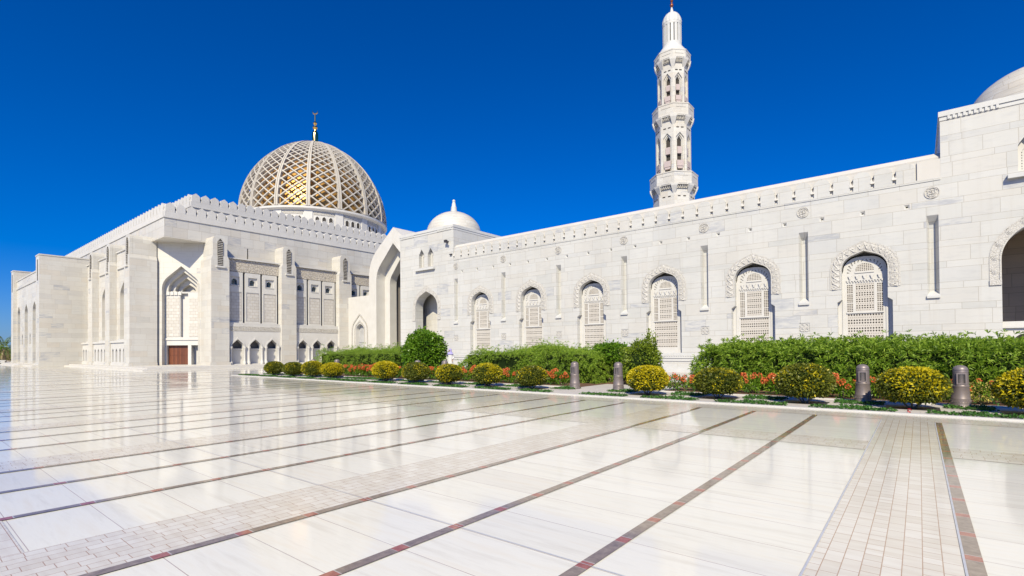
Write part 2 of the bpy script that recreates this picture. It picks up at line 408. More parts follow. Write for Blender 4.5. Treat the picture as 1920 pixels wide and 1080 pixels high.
def arch_curve(hw, H, rf=.72, n=7):
    r = min(rf*hw, H*.97); lo, hi = 0.0, math.pi/2
    for _ in range(50):
        t = (lo+hi)/2; px = hw-r+r*math.cos(t); py = r*math.sin(t)
        if -px*math.cos(t)+(H-py)*math.sin(t) < 0: lo = t
        else: hi = t
    pts = [(hw-r+r*math.cos(t*i/n), r*math.sin(t*i/n)) for i in range(n+1)]
    return pts+[(0.0, H)]
def arch_line(cx, hw, z0, spring, apex, rf=.72, n=7):
    c = arch_curve(hw, apex-spring, rf, n)
    right = [(cx+x, spring+y) for x, y in c]; left = [(cx-x, spring+y) for x, y in c[:-1]][::-1]
    return [(cx+hw, z0)]+right+left+[(cx-hw, z0)]
def resample(line, n):
    d = [0.0]
    for a, b in zip(line, line[1:]): d.append(d[-1]+math.hypot(b[0]-a[0], b[1]-a[1]))
    out = []
    for i in range(n):
        t = d[-1]*i/(n-1); k = 0
        while k < len(d)-2 and d[k+1] < t: k += 1
        f = (t-d[k])/max(1e-9, d[k+1]-d[k]); a, b = line[k], line[k+1]
        out.append((a[0]+(b[0]-a[0])*f, a[1]+(b[1]-a[1])*f))
    return out
def rect(u0, u1, v0, v1): return [(u0, v0), (u1, v0), (u1, v1), (u0, v1)]

def merlons(mb, fr, u0, u1, zb, h, pitch, thick, base=.55, slot=.16):
    mb.fbox(fr, u0, u1, zb, zb+base, -thick, 0)
    n = max(1, round((u1-u0)/pitch)); p = (u1-u0)/n; hw = p/2-slot/2
    for i in range(n):
        c = u0+(i+.5)*p; H = h-base
        pts = [(c-hw, zb+base), (c+hw, zb+base)]+[(c+x, zb+base+H*.52+y) for x, y in arch_curve(hw, H*.48, .8, 5)]
        pts += [(c-x, zb+base+H*.52+y) for x, y in arch_curve(hw, H*.48, .8, 5)[:-1]][::-1]
        mb.prism(fr, pts, -thick+.05, .0+.004)
        # little neck block between neighbouring merlons
        mb.fbox(fr, c+hw-.01, c+hw+slot+.01, zb+base, zb+base+H*.20, -thick+.1, -.05)
        mb.fbox(fr, c+hw-.02, c+hw+slot+.02, zb+base+H*.42, zb+base+H*.62, -thick+.1, -.08)

# ================================================================== GROUND
def sheet(name, x0, x1, y0, y1, z, mat):
    b = MB(); b.add([(x0, y0, z), (x1, y0, z), (x1, y1, z), (x0, y1, z)], [(0, 1, 2, 3)])
    o = b.build(name, mat); o['kind'] = 'structure'; return o
sheet('ground', -1500, 1500, -1500, 1500, -.06, M_SAND)
sheet('plaza', -128, 34, -45, 100, 0, M_PLAZA)
b = MB()
for k in range(-3, 24):
    xr = .24-PER*k
    y1 = 13.98 if xr > -37.5 else 44
    if xr < -53: y1 = 14.0
    b.add([(xr-.91, -40, .004), (xr, -40, .004), (xr, y1, .004), (xr-.91, y1, .004)], [(0, 1, 2, 3)])
o = b.build('paving_band', M_PAVE_Y); o['kind'] = 'structure'
b = MB()
for y in (-10.15, -.22, 9.66):
    for k in range(-3, 24):
        xa, xb = .24-PER*(k+1), .24-.91-PER*k
        b.add([(xa+.10, y, .004), (xb, y, .004), (xb, y+.94, .004), (xa+.10, y+.94, .004)], [(0, 1, 2, 3)])
b.add([(-37.4, 14.0, .0035), (30, 14.0, .0035), (30, 15.2, .0035), (-37.4, 15.2, .0035)], [(0, 1, 2, 3)])
o = b.build('cross_paving_band', M_PAVE_X); o['kind'] = 'structure'
b = MB()
for k in range(-3, 24):
    for xc in (.30, -1.95, -3.295):
        x = xc-PER*k; y1 = 13.96 if x > -37.5 else 44
        if x < -53: y1 = 14.0
        b.add([(x-.052, -40, .008), (x+.052, -40, .008), (x+.052, y1, .008), (x-.052, y1, .008)], [(0, 1, 2, 3)])
o = b.build('stone_inlay_strip', M_INLAY); o['kind'] = 'structure'
b = MB()
for xa in (-.675, .233): b.add([(xa, -40, .0095), (xa+.016, -40, .0095), (xa+.016, 13.9, .0095), (xa, 13.9, .0095)], [(0, 1, 2, 3)])
for ya in (3.27, -6.2): b.add([(-40, ya, .0105), (20, ya, .0105), (20, ya+.006, .0105), (-40, ya+.006, .0105)], [(0, 1, 2, 3)])
o = b.build('metal_joint_strip', M_METAL); o['kind'] = 'structure'

# ================================================================== PRAYER HALL
Z0 = .26
HALL = thing('prayer_hall', 'vast cream marble prayer hall with buttressed sides and a latticed dome', 'mosque', (-95, 54.8, 0))
b = MB()
foot = [(-130, 18), (-68.2, 18), (-60, 26.2), (-60, 92), (-130, 92)]
b.add([(x, y, z) for z in (0, 13.5) for x, y in foot], [tuple(range(5))]+[(i, (i+1) % 5, 5+(i+1) % 5, 5+i) for i in range(5)]+[tuple(range(5, 10))])
b.box(-68.3, -64.6, 18, 18.4, 0, 13.5); b.box(-60.4, -60, 22.6, 26.3, 0, 13.5)
b.build('wall', M_CREAM, HALL)
b = MB(); b.box(-130.01, -59.99, 17.99, 92.01, 13.5, 15.58); b.build('overhanging_upper_wall', M_UPPER, HALL)
b = MB(); b.box(-126.5, -63.5, 21.6, 88.4, 15.5, 18.05); b.build('upper_tier_wall', M_UPPER, HALL)
b = MB()
b.box(-130.1, -59.9, 17.9, 92.1, 15.5, 15.62)
merlons(b, fX(-59.97), 18.03, 91.97, 15.6, 1.52, .985, .5)
merlons(b, fY(18.03), -130, -60.4, 15.6, 1.52, .985, .5)
b.build('lower_battlement', M_TRIM, HALL)
b = MB()
b.box(-126.6, -63.4, 21.5, 88.5, 17.98, 18.1)
merlons(b, fX(-63.47), 21.63, 88.37, 18.08, 1.5, 1.0, .5)
merlons(b, fY(21.63), -126.5, -63.9, 18.08, 1.5, 1.0, .5)
b.build('upper_battlement', M_TRIM, HALL)
# steps
b = MB()
b.box(-84, -53.3, 14.35, 46, 0, .13); b.box(-83.9, -53.75, 14.8, 45.9, .13, Z0)
b.box(-116, -90.5, 10.6, 20, 0, .14); b.box(-115.5, -91, 11.0, 20, .14, .28); b.box(-106.2, -84, 11.4, 18, 0, .20)
b.build('stepped_plinth', M_STEP, HALL)

def buttress(fr, u0, u1, back, ztop=14.05, slit=True):
    """u0..u1 along the facade, front at w=0, going back to w=-back"""
    c = (u0+u1)/2; hw = (u1-u0)/2; s = hw*.80
    hole = arch_line(c, .26, 10.8, 13.35, 13.75, .9, 5)
    m = MB()
    m.fbox(fr, u0, u1, Z0-.02, 11.55, -back, 0)
    m.prism(fr, [(u0, 11.55), (u1, 11.55), (c+s, 11.95), (c-s, 11.95)], -back, -.001)
    out = [(c-s, 11.95), (c+s, 11.95), (c+s, ztop-.45), (c+s*.86, ztop-.12), (c+s*.55, ztop), (c-s*.55, ztop), (c-s*.86, ztop-.12), (c-s, ztop-.45)]
    m.prism(fr, out, -back, -.30)
    # front plate with an arched slit opening
    hole2 = [(x, max(z, 11.95+.001)) if z < 11.96 else (x, z) for x, z in hole]
    hole2 = arch_line(c, .26, 12.0, 13.35, 13.75, .9, 5)
    m.panel(fr, out, [hole2], -.06); m.reveal(fr, hole2, -.06, -.31)
    n = len(out); m.reveal(fr, out, -.06, -.31)
    m.fbox(fr, u0-.12, u1+.12, Z0-.02, .55, -back, .1)
    o = m.build('buttress', M_CREAM, HALL)
    d = MB(); d.fbox(fr, c-.25, c+.25, 10.85, 13.4, -.2, .015)
    d = MB()
    loop = arch_line(c, .27, 10.85, 13.35, 13.75, .9, 5)
    d.prism(fr, loop, -.25, .012)
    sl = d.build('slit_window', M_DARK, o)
    e = MB()
    for j in range(14): e.fbox(fr, c-.27, c+.27, 10.95+j*.19, 11.02+j*.19, 0, .022)
    e.build('slit_grille', M_CARVE, sl)
    e = MB(); e.fbox(fr, c-.45, c+.45, 10.66, 10.84, -.02, .16); e.build('slit_sill', M_TRIM, sl)
    return o
fF = fX(-58.0)
for c in (22.56, 30.12, 37.67, 45.2): buttress(fF, c-.9, c+.9, 3.6)
fL = fY(16.0)
for c in (-64.62, -71.95, -79.5): buttress(fL, c-.95, c+.95, 3.2 if c < -65 else 2.45)

WPROTO = []
def front_bay(y0, y1):
    W = y1-y0; c0 = (y0+y1)/2; zt = 11.9
    fr = fX(-58.75)
    bay = MB(); bay.box(-60.05, -59.4, y0, y1, Z0, zt)
    bay.fbox(fr, y0, y1, zt, zt+.12, -1.3, .22)          # coping with drip line
    bay.fbox(fr, y0, y1, 4.68, 4.86, -1.0, .42)          # sill above the arcade
    o = bay.build('facade_bay', M_TRIM, HALL)
    fz = MB(); fz.fbox(fr, y0+.02, y1-.02, 10.55, zt, -.7, .02); fz.build('carved_frieze', M_FRIEZE, o)
    pw = W/3
    for i in range(3):
        a = y0+i*pw+.04; c = a+pw/2-.04; e = a+pw-.24
        c = (a+e)/2
        p = MB()
        sq = rect(c-.50, c+.50, 8.95, 9.98)
        p.panel(fr, rect(a, e, 4.86, 10.5), [sq, rect(a+.14, e-.14, 5.05, 8.3)], 0)
        p.reveal(fr, rect(a, e, 4.86, 10.5), 0, -.66); p.reveal(fr, sq, 0, -.15)
        wl = arch_line(c, .30, 9.10, 9.48, 9.80, .8, 5)
        p.panel(fr, sq, [wl], -.15); p.reveal(fr, wl, -.15, -.5)
        pn = p.build('bay_panel', M_TRIM, HALL)
        q = MB(); q.prism(fr, rect(a+.13, e-.13, 5.04, 8.31), -.12, -.05); q.build('fretted_infill', M_PANEL, pn)
        wn = MB(); wn.prism(fr, wl, -.56, -.46); g = wn.build('window', M_GLASS, HALL)
        s = MB(); s.fbox(fr, c-.45, c+.45, 8.97, 9.05, -.16, .04); s.build('window_sill', M_TRIM, g)
        s = MB(); s.fbox(fr, c-.02, c+.02, 9.10, 9.78, -.47, -.44); s.fbox(fr, c-.30, c+.30, 9.43, 9.46, -.47, -.44); s.build('window_bar', M_DARK, g)
    # arcade at the foot
    fa = fX(-58.3); holes = []; ar = MB()
    for i in range(3):
        c = y0+.98+i*(W-1.96)/2
        holes.append(arch_line(c, .62, Z0+.08, 2.25, 3.05, .85, 6))
    ar.panel(fa, rect(y0, y1, Z0-.02, 4.68), holes, 0)
    for h in holes: ar.reveal(fa, h, 0, -.65)
    ar.fbox(fa, y0, y1, 3.62, 4.66, -.5, -.02)
    arc = ar.build('blind_arcade', M_TRIM, HALL)
    fz = MB(); fz.fbox(fa, y0+.05, y1-.05, 3.95, 4.45, -.2, .03); fz.build('carved_frieze', M_CARVE, arc)
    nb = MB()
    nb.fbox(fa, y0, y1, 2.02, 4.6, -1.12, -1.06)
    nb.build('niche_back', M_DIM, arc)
    nb = MB(); nb.fbox(fa, y0, y1, Z0, 1.86, -1.0, -.55); nb.fbox(fa, y0, y1, 1.86, 2.02, -1.0, -.46); nb.build('niche_parapet', M_TRIM, arc)
    for i in range(3):
        c = y0+.98+i*(W-1.96)/2
        ln_i = arch_line(c, .62, 2.2, 2.25, 3.05, .85, 6); ln_o = arch_line(c, .76, 2.2, 2.25, 3.25, .85, 6)
        t = MB(); t.band(fa, ln_i, ln_o, -.02, .05); t.build('arch_moulding', M_TRIM, arc)
        for sgn in (-1, 1):
            k = MB(); x, y, z = fa(c+sgn*.72, 0, .04)
            k.lathe((x, y, 0), [(.17, Z0), (.17, .52), (.12, .62), (.10, .7), (.10, 1.92), (.14, 2.0), (.18, 2.12), (.18, 2.24)], 10)
            k.build('column', M_TRIM, arc, smooth=True)
for y0, y1 in ((23.46, 29.22), (31.02, 36.77), (38.57, 44.3)): front_bay(y0, y1)

def side_bay(x0, x1, nx=4):
    fr = fY(16.66); c = (x0+x1)/2; W = x1-x0
    hw = min(1.45, W/2-.9)
    ho = arch_line(c, hw, 3.1, 7.9, 9.55, .8, 7)
    m = MB(); m.panel(fr, rect(x0, x1, Z0, 12.9), [ho], 0); m.reveal(fr, ho, 0, -1.1, cap=True)
    m.fbox(fr, x0, x1, 12.9, 13.05, -1.4, .12)
    m.fbox(fr, x0+.4, x1-.4, 11.0, 11.12, -.05, .14)
    o = m.build('side_bay', M_CREAM, HALL)
    fa = fY(16.15); a = MB(); holes = []
    for i in range(nx):
        cc = x0+W*(i+.5)/nx; holes.append(arch_line(cc, .34, .62, 1.75, 2.15, .85, 5))
    a.panel(fa, rect(x0, x1, Z0, 2.75), holes, 0)
    for h in holes: a.reveal(fa, h, 0, -.5, cap=True)
    a.fbox(fa, x0, x1, 2.75, 2.98, -.85, .12); a.fbox(fa, x0, x1, Z0, .5, -.8, .1)
    a.build('blind_arcade', M_TRIM, o)
    s = MB(); s.fbox(fr, c-hw-.1, c+hw+.1, 2.98, 3.12, -.3, .3); s.build('window_sill', M_TRIM, o)
side_bay(-71.0, -65.57); side_bay(-78.55, -72.9); side_bay(-84.0, -80.45, 3)

# ---- chamfered corner with its stepped arch niche, screen and timber door
fD = fG((-62.25, 20.25), (.7071, .7071), (.7071, -.7071))      # u=0 on the centre of the chamfer
m = MB()
ho = arch_line(0, 1.95, Z0+.02, 8.55, 11.0, .85, 8)
m.panel(fD, rect(-3.15, 3.15, 0, 13.5), [ho], 0)
m.reveal(fD, ho, 0, -.62)
steps = [(1.95, 8.55, 11.0), (1.58, 8.5, 10.45), (1.16, 8.45, 9.85), (.72, 8.40, 9.2)]
for i in range(3):
    (a, s_, p), (c, t, q) = steps[i], steps[i+1]
    d = -.55*(i+1)
    o1 = resample(arch_line(0, a+.02, 8.1, s_, p+.02, .85, 8), 25); i1 = resample(arch_line(0, c, 8.1, t, q, .85, 8), 25)
    m.band(fD, i1, o1, d-.5, d)
m.reveal(fD, arch_line(0, .74, 8.1, 8.4, 9.22, .85, 8), -2.1, -2.2, cap=True)
CN = m.build('corner_niche', M_CREAM, HALL)
m = MB()
m.panel(fD, rect(-1.97, 1.97, Z0, 8.25), [rect(-1.78, .40, Z0+.03, 2.42), rect(.74, 1.74, Z0+.03, 2.42), rect(-.38, .42, 3.3, 8.1)], -.6)
m.reveal(fD, rect(-1.78, .40, Z0+.03, 2.42), -.6, -1.2); m.reveal(fD, rect(.74, 1.74, Z0+.03, 2.42), -.6, -1.3, cap=True)
m.reveal(fD, rect(-.38, .42, 3.3, 8.1), -.6, -.95, cap=True)
m.fbox(fD, -1.97, 1.97, 8.2, 8.27, -1.8, -.58)
m.fbox(fD, -1.96, 1.96, 2.98, 3.2, -.62, -.50)
for i in range(5):
    c = -1.60+i*.40
    if abs(c) > .35: m.prism(fD, arch_line(c, .17, 7.9, 8.12, 8.34, .8, 4), -.7, -.48)
m.build('niche_screen', M_TRIM, CN)
m = MB(); m.fbox(fD, -1.86, -.45, 3.35, 7.7, -.62, -.57); m.fbox(fD, .5, 1.86, 3.35, 7.7, -.62, -.57); m.build('fretted_infill', M_PANEL, CN)
m = MB(); m.fbox(fD, -1.80, .42, Z0, 2.44, -1.1, -.95)
DOOR = m.build('door', M_WOOD, HALL)
m = MB()
for u in (-1.78, -.72, .34): m.fbox(fD, u-.05, u+.05, Z0+.03, 2.42, -.96, -.92)
for z in (Z0+.05, 1.32, 2.32): m.fbox(fD, -1.78, .4, z, z+.09, -.96, -.925)
m.build('door_rail', M_WOOD, DOOR)

# ---- projecting portal on the far left
fP = fY(12.4); PB = MB(); holes = []
for c in (-102.0, -96.0, -90.0): holes.append(arch_line(c, 1.2, .34, 7.2, 8.5, .8, 7))
for c in (-99.0, -93.0): holes.append(arch_line(c, .38, 2.9, 3.9, 4.5, .8, 5))
PB.panel(fP, rect(-104, -86, 0, 12.2), holes, 0)
for h in holes: PB.reveal(fP, h, 0, -1.6, cap=True)
PB.fbox(fP, -104, -86, 11.0, 11.14, -.1, .10); PB.fbox(fP, -104, -86, 12.2, 12.36, -.6, .08)
PB.box(-104, -86, 14.2, 18.2, 0, 12.1)
PORT = PB.build('portal_wall', M_CREAM, HALL)
for c in (-102.0, -96.0, -90.0):
    b = MB()
    b.fbox(fP, c-1.19, c+1.19, .3, 2.7, -.9, -.35)
    for j in range(5): b.fbox(fP, c-1.1+j*.5, c-.9+j*.5, .6, 2.4, -.36, -.28)
    b.build('portal_balustrade', M_TRIM, PORT)
for (xa, xb) in ((-86.2, -84.0), (-105.5, -103.7)):
    b = MB(); b.box(xa, xb, 12.0, 18.1, 0, 13.75); b.box(xa-.05, xb+.05, 11.95, 18.1, 13.75, 13.9)
    b.box(xa-.06, xb+.06, 11.94, 18.05, 0, .45)
    pr = b.build('portal_pier', M_CREAM, HALL)
    b = MB(); b.fbox(fY(12.0), (xa+xb)/2-.22, (xa+xb)/2+.22, 10.7, 13.3, -.2, .012); b.build('slit_window', M_DARK, pr)

# ---- dome on its drum
DC = (-95, 54.86); DR = 13.95; DZ = 27.4; DE = 2.84; RHO = DR+DE
b = MB()
b.lathe((DC[0], DC[1], 0), [(DR-.55, 17.8), (DR-.55, DZ-.75), (DR-.1, DZ-.6), (DR+.12, DZ-.45), (DR+.12, DZ-.1), (DR-.6, DZ)], 96)
DRUM = b.build('drum', M_TRIM, HALL, smooth=True)
ph = R(-35)
NS = 16
b = MB()
for i in range(NS):
    a0 = ph+2*math.pi*i/NS
    for da in (0.0,):
        n_ = (math.cos(a0), math.sin(a0)); t_ = (-n_[1], n_[0])
        fr = fG((DC[0]+n_[0]*(DR-.6), DC[1]+n_[1]*(DR-.6)), t_, n_)
        b.fbox(fr, -.72, .72, 18, DZ-.62, -.3, .18)
    for j in (-1, 0, 1):
        a1 = a0+math.pi/NS+j*R(4.9)
        n_ = (math.cos(a1), math.sin(a1)); t_ = (-n_[1], n_[0])
        fr = fG((DC[0]+n_[0]*(DR-.56), DC[1]+n_[1]*(DR-.56)), t_, n_)
        wd = MB(); wd.prism(fr, arch_line(0, .30, DZ-2.75, DZ-2.1, DZ-1.72, .85, 5), -.4, .03); wd.build('drum_window', M_DARK, DRUM)
        fzb = MB(); fzb.fbox(fr, -.58, .58, DZ-1.45, DZ-.85, -.1, .05); fzb.build('drum_frieze', M_CARVE, DRUM)
        ln_i = arch_line(0, .31, DZ-2.75, DZ-2.1, DZ-1.70, .85, 5); ln_o = arch_line(0, .44, DZ-2.75, DZ-2.1, DZ-1.55, .85, 5)
        b.band(fr, ln_i, ln_o, -.05, .09)
b.build('drum_pilaster', M_TRIM, DRUM)

def prof(t):            # angle up the ogive meridian -> r, z
    return RHO*math.cos(t)-DE, RHO*math.sin(t)
TMAX = math.acos(DE/RHO)
# row parameter q with dq ~ dl / r
ts = np.linspace(0, TMAX*.925, 400); rr = RHO*np.cos(ts)-DE
dq = RHO*np.diff(ts)/((rr[1:]+rr[:-1])/2)**.6; qq = np.concatenate([[0], np.cumsum(dq)])
ROWS = 18.0; qq = qq/qq[-1]*ROWS
def at(s, q, sec, out=0.0):
    t = float(np.interp(q, qq, ts)); r, z = prof(t)
    n = (math.cos(t), math.sin(t)); a = ph+2*math.pi*(sec+s)/NS
    r += n[0]*out; z += n[1]*out
    return Vector((DC[0]+r*math.cos(a), DC[1]+r*math.sin(a), DZ+z))
def bar(mb, pts_in, pts_out, wd_):
    n = len(pts_in); vs = []; fs = []
    for i in range(n):
        t = (pts_in[min(i+1, n-1)]-pts_in[max(i-1, 0)]).normalized(); o = (pts_out[i]-pts_in[i]).normalized(); sd = t.cross(o).normalized()*wd_/2
        vs += [pts_in[i]-sd, pts_in[i]+sd, pts_out[i]+sd, pts_out[i]-sd]
    for i in range(n-1):
        for j in range(4): fs.append((i*4+j, i*4+(j+1) % 4, i*4+4+(j+1) % 4, i*4+4+j))
    mb.add(vs, fs)
lat = MB(); STEP = .4
for sec in range(NS):
    for sg in (1, -1):
        j = -int(ROWS)-4
        for j in range(-20, 22):
            # s = sg*STEP*q + STEP*j + .1
            qs = []
            for q in np.arange(0, ROWS+.01, .5):
                s_ = sg*STEP*q+STEP*j+.5
                qs.append((q, s_))
            # clip to 0..1 exactly
            qa = [( (v-.5-STEP*j)/(sg*STEP)) for v in (0.0, 1.0)]; lo, hi = max(0, min(qa)), min(ROWS, max(qa))
            if hi-lo < .1: continue
            q_ = np.linspace(lo, hi, max(2, int((hi-lo)/.6)+2))
            pi = [at(min(1, max(0, sg*STEP*q+STEP*j+.5)), q, sec, -.42) for q in q_]; po = [at(min(1, max(0, sg*STEP*q+STEP*j+.5)), q, sec, -.02 if sg > 0 else .0) for q in q_]
            bar(lat, pi, po, .20)
LATT = lat.build('dome_lattice', M_LAT, HALL)
rb = MB()
for sec in range(NS):
    q_ = np.linspace(0, ROWS, 28)
    for off in (-.036, .036):
        bar(rb, [at(off*(1+.4*q/ROWS), q, sec, -.6) for q in q_], [at(off*(1+.4*q/ROWS), q, sec, .10) for q in q_], .24)
    bar(rb, [at(0, q, sec, -.6) for q in q_], [at(0, q, sec, .0) for q in q_], .2)
rb.build('dome_rib', M_LAT, HALL)
b = MB()
ca = [prof(TMAX*(.90+.1*i/5)) for i in range(6)]
b.lathe((DC[0], DC[1], DZ), [(ca[0][0], ca[0][1]-.5)]+[(max(r, .6), z+.06) for r, z in ca], 48)
b.build('dome_cap', M_LAT, HALL, smooth=True)
b = MB(); ri = [prof(TMAX*i/24) for i in range(25)]
b.lathe((DC[0], DC[1], DZ-.3), [(r*.87+.001, z*.90) for r, z in ri], 64)
INNER = b.build('inner_dome', M_GOLD, HALL, smooth=True)
b = MB(); c0 = (DC[0], DC[1], DZ+prof(TMAX)[1])
b.lathe(c0, [(.62, -.4), (.60, 1.9), (.50, 2.2), (.34, 2.35), (.30, 2.7), (.16, 2.8)], 20)
b.lathe(c0, [(.02, 2.62), (.38, 2.80), (.50, 3.1), (.38, 3.4), (.12, 3.55), (.12, 3.62), (.28, 3.75), (.38, 4.0), (.28, 4.25), (.14, 4.38), (.13, 5.9), (.02, 6.0)], 20)
FIN = b.build('dome_finial', M_GOLD2, HALL, smooth=True)
b = MB(); cz = c0[2]+6.45; ang = np.linspace(R(200), R(-20), 17); cx = Vector((DC[0], DC[1], cz)); hx = Vector((rgt.x, rgt.y, 0))
b.tube([cx+hx*(.52*math.cos(a))+up*(.52*math.sin(-abs(a)) if 0 else -.52*math.sin(a)) for a in ang], [.03+.10*math.sin(math.pi*i/16) for i in range(17)], 8)
b.build('crescent', M_GOLD2, FIN, smooth=True)

# ================================================================== LONG GALLERY WALL
YW = 34.0; fW = fY(YW)
WALL = thing('gallery_building', 'long white marble hall wall with a row of carved lattice windows', 'building', (-16.7, YW, 0))
WX = [-2.33, -8.06, -13.82, -19.53, -25.29, -31.03]
SX = [.62, -5.24, -10.99, -16.76, -22.5, -28.26, -34.1]
def win_loop(c): 
    a = arch_line(c, 1.05, 4.32, 5.98, 6.96, .80, 8)
    return [(c+1.26, 1.35), (c+1.26, 4.17)]+a+[(c-1.26, 4.17), (c-1.26, 1.35)]
holes = [win_loop(c) for c in WX]
for c in SX: holes.append(rect(c-.24, c+.24, 4.3, 8.43))
for c in SX[1:]: holes.append(rect(c-.27, c+.27, 2.53, 3.08))
SP = [-.42-1.935*i for i in range(18)]
for c in SP: holes.append(rect(c-.12, c+.12, 8.92, 9.15))
b = MB(); b.panel(fW, rect(-34.4, .97, 0, 10.22), holes, 0)
for h in holes[:6]: b.reveal(fW, h, 0, -.42)
for c in SX:
    o4 = rect(c-.24, c+.24, 4.3, 8.43); i4 = rect(c-.13, c+.11, 4.3, 8.0)
    b.add([fW(u, v, 0) for u, v in o4]+[fW(u, v, -.34) for u, v in i4], [(0, 1, 5, 4), (1, 2, 6, 5), (2, 3, 7, 6), (3, 0, 4, 7), (4, 5, 6, 7)])
for c in SP:
    o4 = rect(c-.12, c+.12, 8.92, 9.15); i4 = rect(c-.04, c+.05, 8.99, 9.06)
    b.add([fW(u, v, 0) for u, v in o4]+[fW(u, v, -.07) for u, v in i4]+[fW(u, v, -.3) for u, v in i4], [(0, 1, 5, 4), (1, 2, 6, 5), (2, 3, 7, 6), (3, 0, 4, 7)]+[(4+i, 4+(i+1) % 4, 8+(i+1) % 4, 8+i) for i in range(4)])
for c in SX[1:]: b.reveal(fW, rect(c-.27, c+.27, 2.53, 3.08), 0, -.028, cap=True)
b.box(-34.4, .97, YW+1.2, 46, 0, 11.5)
b.build('wall', M_WHITE, WALL)
# blind crenellated parapet under a sloping coping
b = MB()
b.fbox(fW, -34.4, .97, 10.2, 10.34, -.6, .03)
xs = -.45
n = 36; PIT_M = .955
b.build('parapet_foot', M_WHITE, WALL); b = MB(); b.fbox(fW, -34.4, .2, 10.3, 11.3, -.8, -.10)
mer = MB()
for i in range(n):
    c = -.45-PIT_M*i-.0
    if c-.4 < -34.3: break
    pts = [(c-.40, 10.34), (c+.40, 10.34)]+[(c+x, 10.98+y) for x, y in arch_curve(.40, .37, .85, 6)]+[(c-x, 10.98+y) for x, y in arch_curve(.40, .37, .85, 6)[:-1]][::-1]
    mer.prism(fW, pts, -.2, .0)
    g = c-PIT_M/2
    # wedge shaped weep block between merlons
    b.add([fW(u, v, w_) for u, v, w_ in ((g-.07, 10.99, -.17), (g+.07, 10.99, -.17), (g+.10, 10.58, -.17), (g-.10, 10.58, -.17), (g-.045, 10.97, -.10), (g+.045, 10.97, -.10), (g+.10, 10.58, .04), (g-.10, 10.58, .04))],
          [(4, 5, 6, 7), (0, 4, 7, 3), (1, 2, 6, 5), (3, 7, 6, 2), (0, 1, 5, 4)])
b.fbox(fW, .03, .97, 10.34, 11.3, -.8, -.005)
b.add([(x, y, z) for x in (-34.4, .97) for y, z in ((YW+.155, 11.25), (YW+.12, 11.42), (YW+.42, 11.70), (YW+1.1, 11.72), (YW+1.1, 11.25))],
      [(0, 1, 6, 5), (1, 2, 7, 6), (2, 3, 8, 7), (3, 4, 9, 8), (0, 1, 2, 3, 4), (5, 6, 7, 8, 9)])
b.build('parapet', M_COPE, WALL)
mer.build('blind_merlons', M_WHITE, WALL)
for i in range(n):
    g = -.45-PIT_M*i-PIT_M/2
    if g < -34.2: break
    hb = MB(); hb.add([fW(u, v, w_) for u, v, w_ in ((g-.02, 10.92, -.055), (g+.035, 10.95, -.06), (g+.05, 10.66, .022), (g+.0, 10.82, -.018))], [(0, 1, 2, 3)])
    hb.build('weep_hole', M_DARK, WALL)  # flat dark face in place of a shaded notch
# dado
b = MB()
b.fbox(fW, -34.4, .97, .98, 1.30, -.2, .10); b.fbox(fW, -34.4, .97, .78, .98, -.2, .05); b.fbox(fW, -34.4, .97, 0, .22, -.2, .22); b.fbox(fW, -34.4, .97, .22, .36, -.2, .12)
for c in np.arange(-34.2, .9, .16): b.fbox(fW, c, c+.08, 1.12, 1.22, 0, .13)
b.build('dado', M_PLATE, WALL)
for c in SX:
    s = MB(); s.add([fW(u, v, w_) for u, v, w_ in ((c-.27, 4.14, -.02), (c+.27, 4.14, -.02), (c+.27, 4.14, .10), (c-.27, 4.14, .10), (c-.27, 4.26, .10), (c+.27, 4.26, .10), (c+.14, 4.52, -.34), (c-.16, 4.52, -.34), (c-.27, 4.2, -.3), (c+.27, 4.2, -.3))],
                     [(0, 1, 2, 3), (3, 2, 5, 4), (4, 5, 6, 7), (3, 4, 7, 8, 0), (2, 1, 9, 6, 5)])
    s.build('slot_sill', M_PLATE, WALL)

